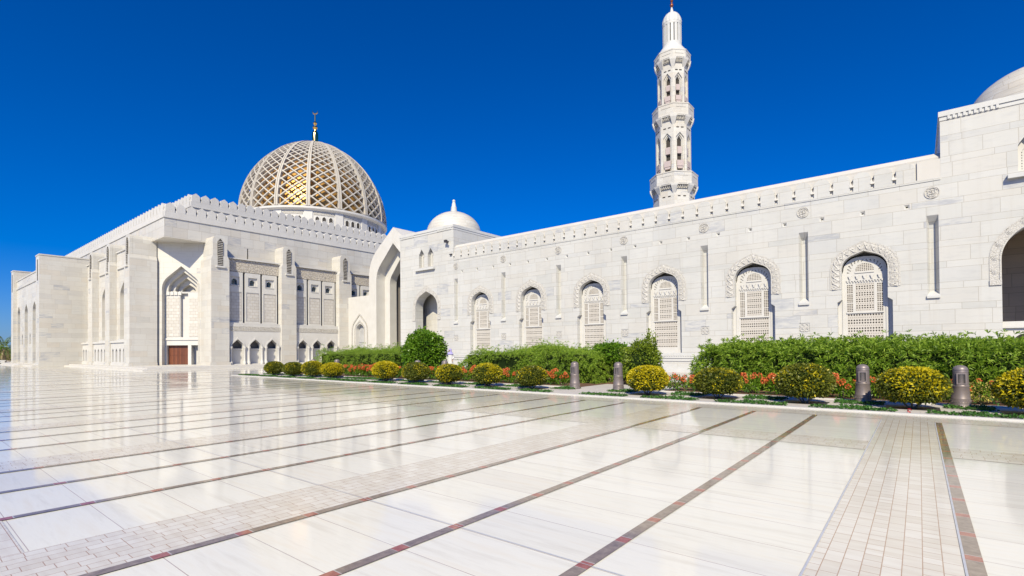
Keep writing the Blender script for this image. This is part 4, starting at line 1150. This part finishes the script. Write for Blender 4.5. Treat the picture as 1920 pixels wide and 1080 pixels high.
BUSH = [(-34.3, 'dull', .92, 'dull clipped round bush, the farthest one at the left end of the kerb row'),
 (-31.8, 'dull', .97, 'dull green clipped bush touching the farthest round bush in the kerb row'),
 (-29.4, 'mixed', .98, 'olive clipped round bush, third from the far left end of the kerb row'),
 (-27.2, 'bright', 1.0, 'bright yellow clipped bush just left of the farthest orange flowers'),
 (-22.12, 'bright', 1.02, 'yellow topped clipped bush standing right of the farthest orange flowers'),
 (-19.67, 'dull', .96, 'dull olive clipped bush in front of the big dark green round shrub'),
 (-17.3, 'mixed', 1.0, 'half yellow clipped bush between two short runs of red flowers'),
 (-14.87, 'mixed', 1.0, 'olive and yellow clipped bush, second to the left of the path lamp'),
 (-12.45, 'dull', 1.0, 'thin brownish clipped bush just left of the lamp at the path'),
 (-7.41, 'bright', 1.03, 'brightest yellow clipped bush right beside the path lamp'),
 (-5.04, 'dull', 1.05, 'dark olive clipped bush in front of the left end of the tall hedge'),
 (-2.60, 'dull', 1.07, 'olive clipped bush with bare stems showing, left of a bronze lamp'),
 (-.16, 'mixed', 1.12, 'large yellow speckled bush between the two nearest bronze lamps'),
 (2.08, 'mixed', 1.06, 'clipped bush cut off by the right edge of the photo')]
first = {}
for i, (x, k, sc_, lab) in enumerate(BUSH):
    if k not in first: o = TP[k]; first[k] = 1
    else: o = copy_tree(TP[k])
    o.location = (x, 16.76, .0); o.rotation_euler = (0, 0, i*1.7); va = random.Random(i*7+1); o.scale = (sc_*va.uniform(.95, 1.06), sc_*va.uniform(.95, 1.06), sc_*va.uniform(.93, 1.05)); o['label'] = lab; o['group'] = 'clipped round bushes along the kerb'
b = MB()
for x, *_ in BUSH: b.box(x-.56, x+.56, 16.3, 17.3, 0, .024)
o = b.build('planting_pit', M_BRONZE_D); o['kind'] = 'structure'

# ---- low ground cover between the stones
P = []
def patch(x0, x1, y0, y1, dens=750):
    n = int((x1-x0)*(y1-y0)*dens*1.5)
    if n > 0: P.append(np.column_stack([rng.uniform(x0, x1, n), rng.uniform(y0, y1, n), np.full(n, .02)]))
bx = sorted([q[0] for q in BUSH]); pairs = list(zip([-37.2]+bx, bx+[4.4]))+[(4.4, 6.8), (6.8, 9.2)]
for xa, xb in pairs:
    if xa == -12.45:
        patch(xa+.3, -10.75, 15.42, 15.95); patch(xa+.75, -10.75, 17.0, 17.9); patch(-9.35, xb-.3, 15.42, 15.95); patch(-9.2, xb-.8, 17.0, 17.9); continue
    patch(xa+.30, xb-.30, 15.42, 15.86); patch(xa+.95, xb-.85, 15.86, 16.2); patch(xa+.68, xb-.62, 17.0, 17.85)
P = np.vstack(P); n = len(P); hgt = .5+.5*blobn(P, 4.0, 3)
keep = rng.uniform(size=n) < .35+.65*hgt; P = P[keep]; hgt = hgt[keep]; n = len(P); P[:, 2] += rng.uniform(0, .05, n)*(.4+hgt)
o = leaf_obj('ground_cover', P, unit(sph(n)*np.array([1, 1, .35])+np.array([0, 0, .55])), rng.uniform(.05, .11, n), rng.uniform(.03, .055, n), [M_LF_COVER], None, None, .3)
o['kind'] = 'stuff'; o['label'] = 'low green creeping plants between the kerb stones'
b = MB(); 
# seedlings on the soil
P = []; 
for xa, xb in ((-35.8, -11.4), (-7.3, 5)):
    for x in np.arange(xa, xb, .33):
        k = rng.integers(9, 16); c = np.array([x+rng.normal()*.05, 18.55+rng.normal()*.08, .04]); P.append(c+rng.normal(size=(k, 3))*[.045, .045, .02]+np.column_stack([np.zeros(k), np.zeros(k), rng.uniform(0, .13, k)]))
P = np.vstack(P); n = len(P)
o = leaf_obj('bedding_seedlings', P, unit(sph(n)+np.array([0, 0, .8])), rng.uniform(.06, .12, n), .03, [M_LF_COVER]); o['kind'] = 'stuff'; o['label'] = 'small green seedlings planted on the brown soil'

# ---- orange flowering shrubs
def make_flower(seed, pale=False):
    T = thing('flowering_shrub', '', 'shrub', (0, 0, 0), None)
    n = 620; d = sph(n); P = d*np.array([.40, .34, .27])*rng.uniform(.55, 1.0, n)[:, None]+np.array([0, 0, .33])
    mi = (rng.uniform(size=n) < .6).astype(int) if pale else np.zeros(n)
    leaf_obj('foliage', P, unit(d*.7+sph(n)*.6+np.array([0, 0, .3])), rng.uniform(.07, .12, n), rng.uniform(.03, .05, n), [M_LF_DARK, M_LF_PALE], mi, T, .2)
    k = 4 if pale else 13; fh = None
    for i in range(k):
        dd = sph(1)[0]; dd[2] = abs(dd[2])*.9; dd[1] -= .45; dd /= np.linalg.norm(dd); c = dd*np.array([.43, .37, .30])+np.array([0, 0, .36])
        
        if fh is None:
            e = sph(44); fh = leaf_obj('flower_head', e*.045, unit(e+np.array([0, -.2, .4])), rng.uniform(.04, .06, 44), .04, [M_FL_RED], None, T, .05); h_ = fh
        else: h_ = fh.copy(); COL.objects.link(h_); h_.parent = T
        h_.location = c; v_ = rng.uniform(.75, 1.2); h_.scale = (v_, v_, v_); h_.rotation_euler = (0, 0, rng.uniform(0, 6))
    b = MB()
    for j in range(4):
        a = j*1.6; b.tube([(.02*math.cos(a), .02*math.sin(a), 0), (.15*math.cos(a), .13*math.sin(a), .28)], [.012, .008], 5)
    b.build('stem', M_BARK, T)
    return T
fl = [make_flower(i) for i in range(3)]; nf = 0
for x in list(np.arange(-29.2, -11.5, .72))+list(np.arange(-7.15, 1.2, .66)):
    if nf > 3 and rng.uniform() < .15: continue
    o = fl[nf % 3] if nf < 3 else copy_tree(fl[nf % 3])
    o.location = (x+rng.normal()*.08, 19.05+rng.normal()*.1, .03); o.rotation_euler = (0, 0, rng.normal()*.35); sc_ = rng.uniform(.88, 1.16); o.scale = (sc_, sc_, sc_*rng.uniform(.92, 1.1))
    o['label'] = 'orange red flowering shrub in the soil bed in front of the hedges'; o['group'] = 'orange flowering shrubs in the beds'; nf += 1
pf = make_flower(9, True)
for i, (x, lab) in enumerate(((1.28, 'pale yellow leaved shrub with orange flowers right of the nearest lamp'), (1.98, 'pale yellow leaved shrub behind the bush at the right edge'))):
    o = pf if i == 0 else copy_tree(pf)
    o.location = (x, 18.85, .03); o.rotation_euler = (0, 0, i*2); o['label'] = lab; o['group'] = 'pale leaved shrubs by the lamp'

# ---- hedges and shrubs
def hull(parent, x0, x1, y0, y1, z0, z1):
    b = MB(); b.box(x0, x1, y0, y1, z0, z1); return b.build('dark_core', M_CORE, parent)  # solid dark box that blocks the view through the leaves
def hedge(name, label, x0, x1, y0, y1, h, mats, seed, leafL, leafW, per, dens, spread=.9, wild=.12, lean=0, dropl=0):
    T = thing(name, label, 'hedge', ((x0+x1)/2, (y0+y1)/2, 0), 'leafy hedges in front of the long wall')
    ox, oy = (x0+x1)/2, (y0+y1)/2
    pts = []; nr = []
    def face(n, fn, nv): 
        u = rng.uniform(size=(n, 2)); p = fn(u[:, 0], u[:, 1]); pts.append(p); nr.append(np.tile(nv, (n, 1)))
    W, Dp = x1-x0, y1-y0
    face(int(W*h*dens), lambda a, c: np.column_stack([x0+a*W, np.full(len(a), y0), c*h]), [0, -1, .25])
    face(int(W*Dp*dens*.55), lambda a, c: np.column_stack([x0+a*W, y0+c*Dp, np.full(len(a), h)]), [0, -.15, 1])
    face(int(Dp*h*dens*.6), lambda a, c: np.column_stack([np.full(len(a), x0), y0+a*Dp, c*h]), [-1, 0, .25])
    face(int(Dp*h*dens*.6), lambda a, c: np.column_stack([np.full(len(a), x1), y0+a*Dp, c*h]), [1, 0, .25])
    face(int(W*Dp*dens*.7), lambda a, c: np.column_stack([x0+.3+a*(W-.6), y0+.5+c*(Dp-.6), h*rng.uniform(.68, 1.0, len(a))]), [0, -.25, .97])
    P = np.vstack(pts); Nn = np.vstack(nr).astype(float)
    zf = P[:, 2]/h
    amp = blobn(P, .9, seed)*.26+blobn(P, 2.6, seed+1)*.16
    rnd = np.clip((zf-.60)/.40, 0, 1)**2
    P[:, 1] += np.where(Nn[:, 1] < -.5, rnd*.50, 0)-np.where(Nn[:, 1] < -.5, amp*1.7, 0)
    P[:, 0] += np.where(Nn[:, 0] < -.5, (1-zf)*-lean+rnd*.5, 0)-np.where(Nn[:, 0] > .5, rnd*.5, 0)
    top = Nn[:, 2] > .5; ed = np.minimum(np.minimum(P[:, 0]-x0, x1-P[:, 0]), P[:, 1]-y0); P[:, 2] += np.where(top, amp*1.0-.10*np.exp(-np.clip(ed, 0, 9)/.3)+.05, 0); P[:, 2] *= 1-dropl*np.exp(-((P[:, 0]-x0)/.9).clip(0)**2)
    # shoots that stand out of the surface
    shoot = rng.uniform(size=len(P)) < .10; P[shoot] += unit(Nn[shoot])*rng.uniform(.05, wild, shoot.sum())[:, None]*[1, 1, 1.4]
    P -= unit(Nn)*rng.uniform(0, .22, len(P))[:, None]
    P = np.repeat(P, per, 0); Nn = np.repeat(Nn, per, 0); n = len(P)
    ax = unit(unit(Nn)*.55+np.array([0, -.1, .35])+np.repeat(rng.normal(size=(n//per, 3))*.35, per, 0)); Dr = unit(ax+sph(n)*spread)
    L = rng.uniform(.7, 1.2, n)*leafL; W_ = rng.uniform(.8, 1.2, n)*leafW
    mi = (blobn(P, .9, seed+9)+rng.normal(size=n)*.35 > .55).astype(int) if len(mats) > 1 else None
    leaf_obj('foliage', P-np.array([ox, oy, 0]), Dr, L, W_, mats, mi, T, .28)
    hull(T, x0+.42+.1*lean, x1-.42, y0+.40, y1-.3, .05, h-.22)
    return T
hedge('leafy_hedge', 'long tall hedge of narrow bright leaves behind the nearest lamps', -6.9, 6.5, 20.2, 25.3, 1.64, [M_LF_HEDGE, M_LF_FEATHER], 21, .20, .034, 7, 125, .85, .22, .5)
hedge('leafy_hedge', 'middle hedge of feathery light green leaves left of the path', -20.3, -11.5, 20.3, 24.8, 1.58, [M_LF_FEATHER, M_LF_HEDGE], 44, .15, .02, 8, 150, 1.1, .30, 0, .45)
hedge('leafy_hedge', 'far hedge of feathery dark green leaves in front of the great arch', -36.0, -26.4, 20.6, 25.6, 1.62, [M_LF_HEDGE, M_LF_FEATHER], 63, .13, .017, 8, 120, 1.1, .30, .6)

def round_shrub(name, label, loc, rad, h, mat, seed, n, leafL, leafW, clump=.12, zlow=0, trunks=0):
    T = thing(name, label, 'shrub', loc); T['_o'] = (0, 0, 0)
    d = sph(n); d[:, 2] = np.where(d[:, 2] < -.6, -d[:, 2], d[:, 2])
    cz = (h+zlow)/2; ctr = np.array([0, 0, cz]); bm_ = 1+clump*blobn(d, 3.2, seed)+.06*blobn(d, 9, seed+3)
    P = d*np.array([rad, rad, (h-zlow)/2])*(bm_*rng.uniform(.72, 1.0, n))[:, None]+ctr
    sh_ = rng.uniform(size=n) < .04; P[sh_] += d[sh_]*rng.uniform(.05, .26, sh_.sum())[:, None]*np.array([.7, .7, 1.2])
    P[:, 0] *= 1+.12*np.clip((cz-P[:, 2])/cz, 0, 1); P[:, 2] = np.maximum(P[:, 2], zlow+.03)
    Dr = unit(d*.8+sph(n)*.8+np.array([0, 0, .25]))
    leaf_obj('foliage', P, Dr, rng.uniform(.7, 1.25, n)*leafL, rng.uniform(.8, 1.2, n)*leafW, [mat], None, T, .2)
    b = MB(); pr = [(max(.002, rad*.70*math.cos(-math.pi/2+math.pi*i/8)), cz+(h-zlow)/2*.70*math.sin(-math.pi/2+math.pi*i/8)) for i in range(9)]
    b.lathe((0, 0, 0), pr, 14); b.build('dark_core', M_CORE, T)
    b = MB(); r_ = random.Random(seed)
    for k in range(max(3, trunks)):
        a = k*2.1+r_.random(); rr_ = rad*.45
        b.tube([(.10*math.cos(a), .10*math.sin(a), 0), (.18*math.cos(a+.3), .18*math.sin(a+.3), h*.2), (rr_*math.cos(a), rr_*math.sin(a), h*.5)], [.045, .035, .02], 6)
    b.build('trunk', M_BARK, T)
    return T
round_shrub('round_shrub', 'big dome shaped dark green shrub at the pavilion corner', (-23.7, 20.9, 0), 1.36, 2.85, M_LF_DARK, 5, 9500, .15, .09, .17)
round_shrub('upright_shrub', 'upright lime green shrub with a pointed top right of the path', (-9.6, 21.1, 0), .95, 1.95, M_LF_LIME, 8, 3600, .11, .06, .22)
sp_ = round_shrub('upright_shrub', 'pointed lime green shoot rising behind the brightest yellow bush', (-9.35, 21.3, 0), .42, 2.25, M_LF_LIME, 18, 1500, .11, .06, .3)
round_shrub('leggy_shrub', 'dark leafy shrub on bare stems with deep shade beneath, beside the path', (-11.75, 22.3, 0), 1.05, 1.95, M_LF_DARK, 31, 4200, .13, .07, .2, .75, 6)

# ---- bronze lamp bollards
def make_bollard():
    T = thing('lamp_bollard', '', 'lamp', (0, 0, 0))
    b = MB(); b.lathe((0, 0, 0), [(.222, 0), (.222, .03), (.216, .04), (.210, .10), (.204, .13), (.207, .14), (.203, .15), (.198, .23), (.200, .24), (.195, .25), (.172, .545), (.178, .555), (.178, .575), (.170, .59)], 40)
    body = b.build('body', M_BRONZE, T, smooth=True)
    b = MB()
    for k in range(24):
        for z, dz in ((.165, .028), (.198, .022)):
            a = 2*math.pi*(k+(.5 if z > .18 else 0))/24; n_ = (math.cos(a), math.sin(a)); t_ = (-n_[1], n_[0])
            rr_ = .204 if z < .18 else .2005
            fr = fG((n_[0]*rr_, n_[1]*rr_), t_, n_); b.prism(fr, [(-.02, z-dz/2), (.02, z-dz/2), (0, z+dz/2)], -.01, .006)
    b.build('base_ornament', M_BRONZE, body)
    b = MB(); b.lathe((0, 0, 0), [(.166, .58), (.157, .93), (.162, .935), (.162, .955), (.157, .965), (.158, .985), (.150, 1.0)], 40)
    hd = b.build('lamp_head', M_BRONZE, T, smooth=True)
    b = MB(); pr = [(.164, .975), (.164, .992)]+[(max(.002, .156*math.cos(t)), .992+.115*math.sin(t)) for t in np.linspace(0, math.pi/2, 10)]; b.lathe((0, 0, 0), pr, 36); b.build('cap', M_BRONZE, T, smooth=True)
    for an in (-90, 90):
        n_ = (math.cos(R(an)), math.sin(R(an))); t_ = (-n_[1], n_[0]); fr = fG((n_[0]*.150, n_[1]*.150), t_, n_)
        b = MB(); fo = rect(-.098, .098, .61, .90); fi = rect(-.075, .075, .64, .875)
        b.panel(fr, fo, [fi], .022); b.reveal(fr, fo, .022, -.05); b.reveal(fr, fi, .022, -.01)
        f_ = b.build('louvre_frame', M_BRONZE, hd)
        b = MB(); b.fbox(fr, -.078, .078, .635, .88, -.03, .001); b.build('louvre_glass', M_BRONZE_D, hd)
        b = MB()
        for j in range(8):
            z = .655+j*.028; b.add([fr(u, v, w_) for u, v, w_ in ((-.076, z, .018), (.076, z, .018), (.076, z+.014, .002), (-.076, z+.014, .002), (-.076, z-.004, .016), (.076, z-.004, .016))], [(0, 1, 2, 3), (0, 4, 5, 1)])
        b.build('louvre', M_BRONZE_L, hd)
    return T
bp = make_bollard()
BOL = [(.83, 'bronze lamp bollard nearest the right edge, right of the large speckled bush'), (-1.27, 'bronze lamp bollard left of the large yellow speckled bush'),
 (-8.96, 'bronze lamp bollard right of the path, beside the brightest yellow bush'), (-10.9, 'bronze lamp bollard left of the path, in front of the feathery hedge'),
 (-18.47, 'lamp bollard cap showing right of the big round shrub, above a yellow bush'), (-20.52, 'lamp bollard cap showing above the dull bush by the big round shrub'),
 (-28.04, 'lamp bollard cap showing above the far bright yellow bush'), (-30.75, 'lamp bollard cap farthest to the left, above the third olive bush')]
for i, (x, lab) in enumerate(BOL):
    o = bp if i == 0 else copy_tree(bp)
    o.location = (x, 17.6, .02); o.rotation_euler = (0, 0, R(4)); o['label'] = lab; o['group'] = 'bronze lamp bollards along the garden'

# ---- fallen petal
P0 = sph(9); o = leaf_obj('fallen_flower', P0*.02+np.array([-.19, 15.62, .07]), P0, .05, .045, [simple('red_petal', (.55, .01, .01), .6)])
tag(o, 'single red flower lying at the edge of the ground cover by the kerb', 'flower')

# ================================================================== FAR LEFT: palm, shrubs, low wall
def palm():
    T = thing('palm_tree', 'low date palm with drooping dry fronds at the left edge', 'palm', (-125, 13.3, 0)); T['_o'] = (0, 0, 0)
    b = MB(); b.tube([(0, 0, 0), (.05, .02, 1.2), (.02, .05, 2.6)], [.38, .30, .26], 10); b.build('trunk', M_BARK, T)
    r_ = random.Random(4)
    def fronds(name, k, e0, e1, mat, Lf):
        P, Dd = [], []
        for i in range(k):
            a = 6.283*i/k+r_.random()*.4; el = R(e0+(e1-e0)*r_.random()); p = np.array([0, 0, 2.6]); dv = np.array([math.cos(a)*math.cos(el), math.sin(a)*math.cos(el), math.sin(el)])
            side = np.array([-math.sin(a), math.cos(a), 0])
            for j in range(26):
                p = p+dv*Lf/26; dv = dv+np.array([0, 0, -.055]); dv /= np.linalg.norm(dv)
                if j > 3:
                    for sg in (-1, 1): P.append(p.copy()); Dd.append(dv*.7+side*sg*.7+np.array([0, 0, .15]))
        P = np.array(P); Dd = unit(np.array(Dd)); leaf_obj(name, P, Dd, .62*(np.ones(len(P))), .075, [mat], None, T, .25)
    fronds('green_fronds', 22, 10, 80, M_LF_PALM, 3.0); fronds('dry_fronds', 10, -45, -5, M_LF_DRY, 2.3)
palm()
round_shrub('far_shrub', 'dark green shrub behind the palm at the left edge', (-140, 12.5, 0), 4.5, 3.4, M_LF_DARK, 71, 3000, .5, .3, .2)
round_shrub('far_shrub', 'dark shrub low behind the palm next to the portal pier', (-136, 16.5, 0), 3.2, 2.4, M_LF_DARK, 72, 2200, .45, .28, .2)
b = MB(); b.box(-134, -106, 11.0, 11.4, 0, .55); b.box(-134, -106, 10.9, 11.5, .55, .68)
o = b.build('low_wall', M_TRIM); tag(o, 'low white boundary wall in front of the palm at the left edge', 'wall')

# ================================================================== PERSON half hidden by the hedge
def person():
    T = thing('person', 'person with a lavender head cloth and white robe walking behind the hedge', 'person', (-27.75, 27, 0)); T['_o'] = (0, 0, 0)
    me = bpy.data.meshes.new('person_body'); V = []; Ed = []; Rd = []
    def v(p, r_, par=None):
        V.append(p); Rd.append(r_); i = len(V)-1
        if par is not None: Ed.append((par, i))
        return i
    pel = v((0, 0, .93), .15); ab = v((0, 0, 1.10), .14, pel); ch = v((0, 0, 1.30), .155, ab); nk = v((0, 0, 1.48), .055, ch); hd = v((0, -.02, 1.60), .085, nk); v((0, -.02, 1.70), .07, hd)
    for sg in (-1, 1):
        hp = v((sg*.10, 0, .86), .095, pel); kn = v((sg*.11, -.06*sg, .48), .062, hp); an = v((sg*.11, .05*sg, .08), .042, kn); v((sg*.11, .05*sg-.16, .03), .035, an)
        sh = v((sg*.19, 0, 1.40), .062, ch); el = v((sg*.25, .05*sg, 1.13), .044, sh); wr = v((sg*.25, -.10, .92), .03, el); pm = v((sg*.25, -.14, .86), .028, wr)
        for j, (dx, l) in enumerate(((-.022, .055), (-.007, .065), (.008, .06), (.022, .048))):
            f1 = v((sg*.25+dx, -.17, .83), .009, pm); v((sg*.25+dx, -.18, .83-l), .007, f1)
        t1 = v((sg*.25-sg*.035, -.17, .86), .010, pm); v((sg*.25-sg*.045, -.19, .82), .008, t1)
    me.from_pydata(V, Ed, []); o = bpy.data.objects.new('body', me); COL.objects.link(o); o.parent = T
    sk = o.modifiers.new('skin', 'SKIN'); 
    for i, d in enumerate(me.skin_vertices[0].data): d.radius = (Rd[i], Rd[i]*.85)
    me.skin_vertices[0].data[0].use_root = True
    su = o.modifiers.new('sub', 'SUBSURF'); su.levels = 1; su.render_levels = 2
    me.materials.append(M_SKIN)
    b = MB(); b.lathe((0, 0, 0), [(.30, .10), (.26, .5), (.20, .95), (.21, 1.25), (.20, 1.38), (.10, 1.47), (.07, 1.50)], 18); b.build('robe', M_CLOTH_W, T, smooth=True)
    for sg in (-1, 1):
        b = MB(); b.tube([(sg*.17, 0, 1.41), (sg*.26, .05*sg, 1.13), (sg*.25, -.09, .95)], [.085, .075, .07], 10); b.build('sleeve', M_CLOTH_W, T, smooth=True)
    b = MB(); b.lathe((0, 0, 0), [(.26, 1.33), (.22, 1.44), (.135, 1.50), (.125, 1.60), (.12, 1.68), (.08, 1.75), (.01, 1.775)], 18); hc = b.build('head_cloth', M_CLOTH_L, T, smooth=True)
    b = MB()
    for i in range(9):
        a0 = R(-140+10*i); 
    fr = fG((0, -.115), (1, 0), (0, -1))
    b.prism(fr, [(.060*math.cos(t)*1.0, 1.60+.085*math.sin(t)) for t in np.linspace(0, 2*math.pi, 14)[:-1]], -.02, .012)
    b.prism(fr, [(-.012, 1.575), (.012, 1.575), (.004, 1.625), (-.004, 1.625)], 0, .032)
    f_ = b.build('face', M_SKIN, T, smooth=True)
    b = MB()
    for sg in (-1, 1): b.fbox(fr, sg*.026-.011, sg*.026+.011, 1.612, 1.622, 0, .015)
    b.fbox(fr, -.02, .02, 1.548, 1.556, 0, .015); b.build('eyes_and_mouth', M_HAIR, f_)
    T.rotation_euler = (0, 0, R(25)); T.scale = (1, 1, 1.0)
person()
for o in bpy.data.objects:
    if '_o' in o: del o['_o']
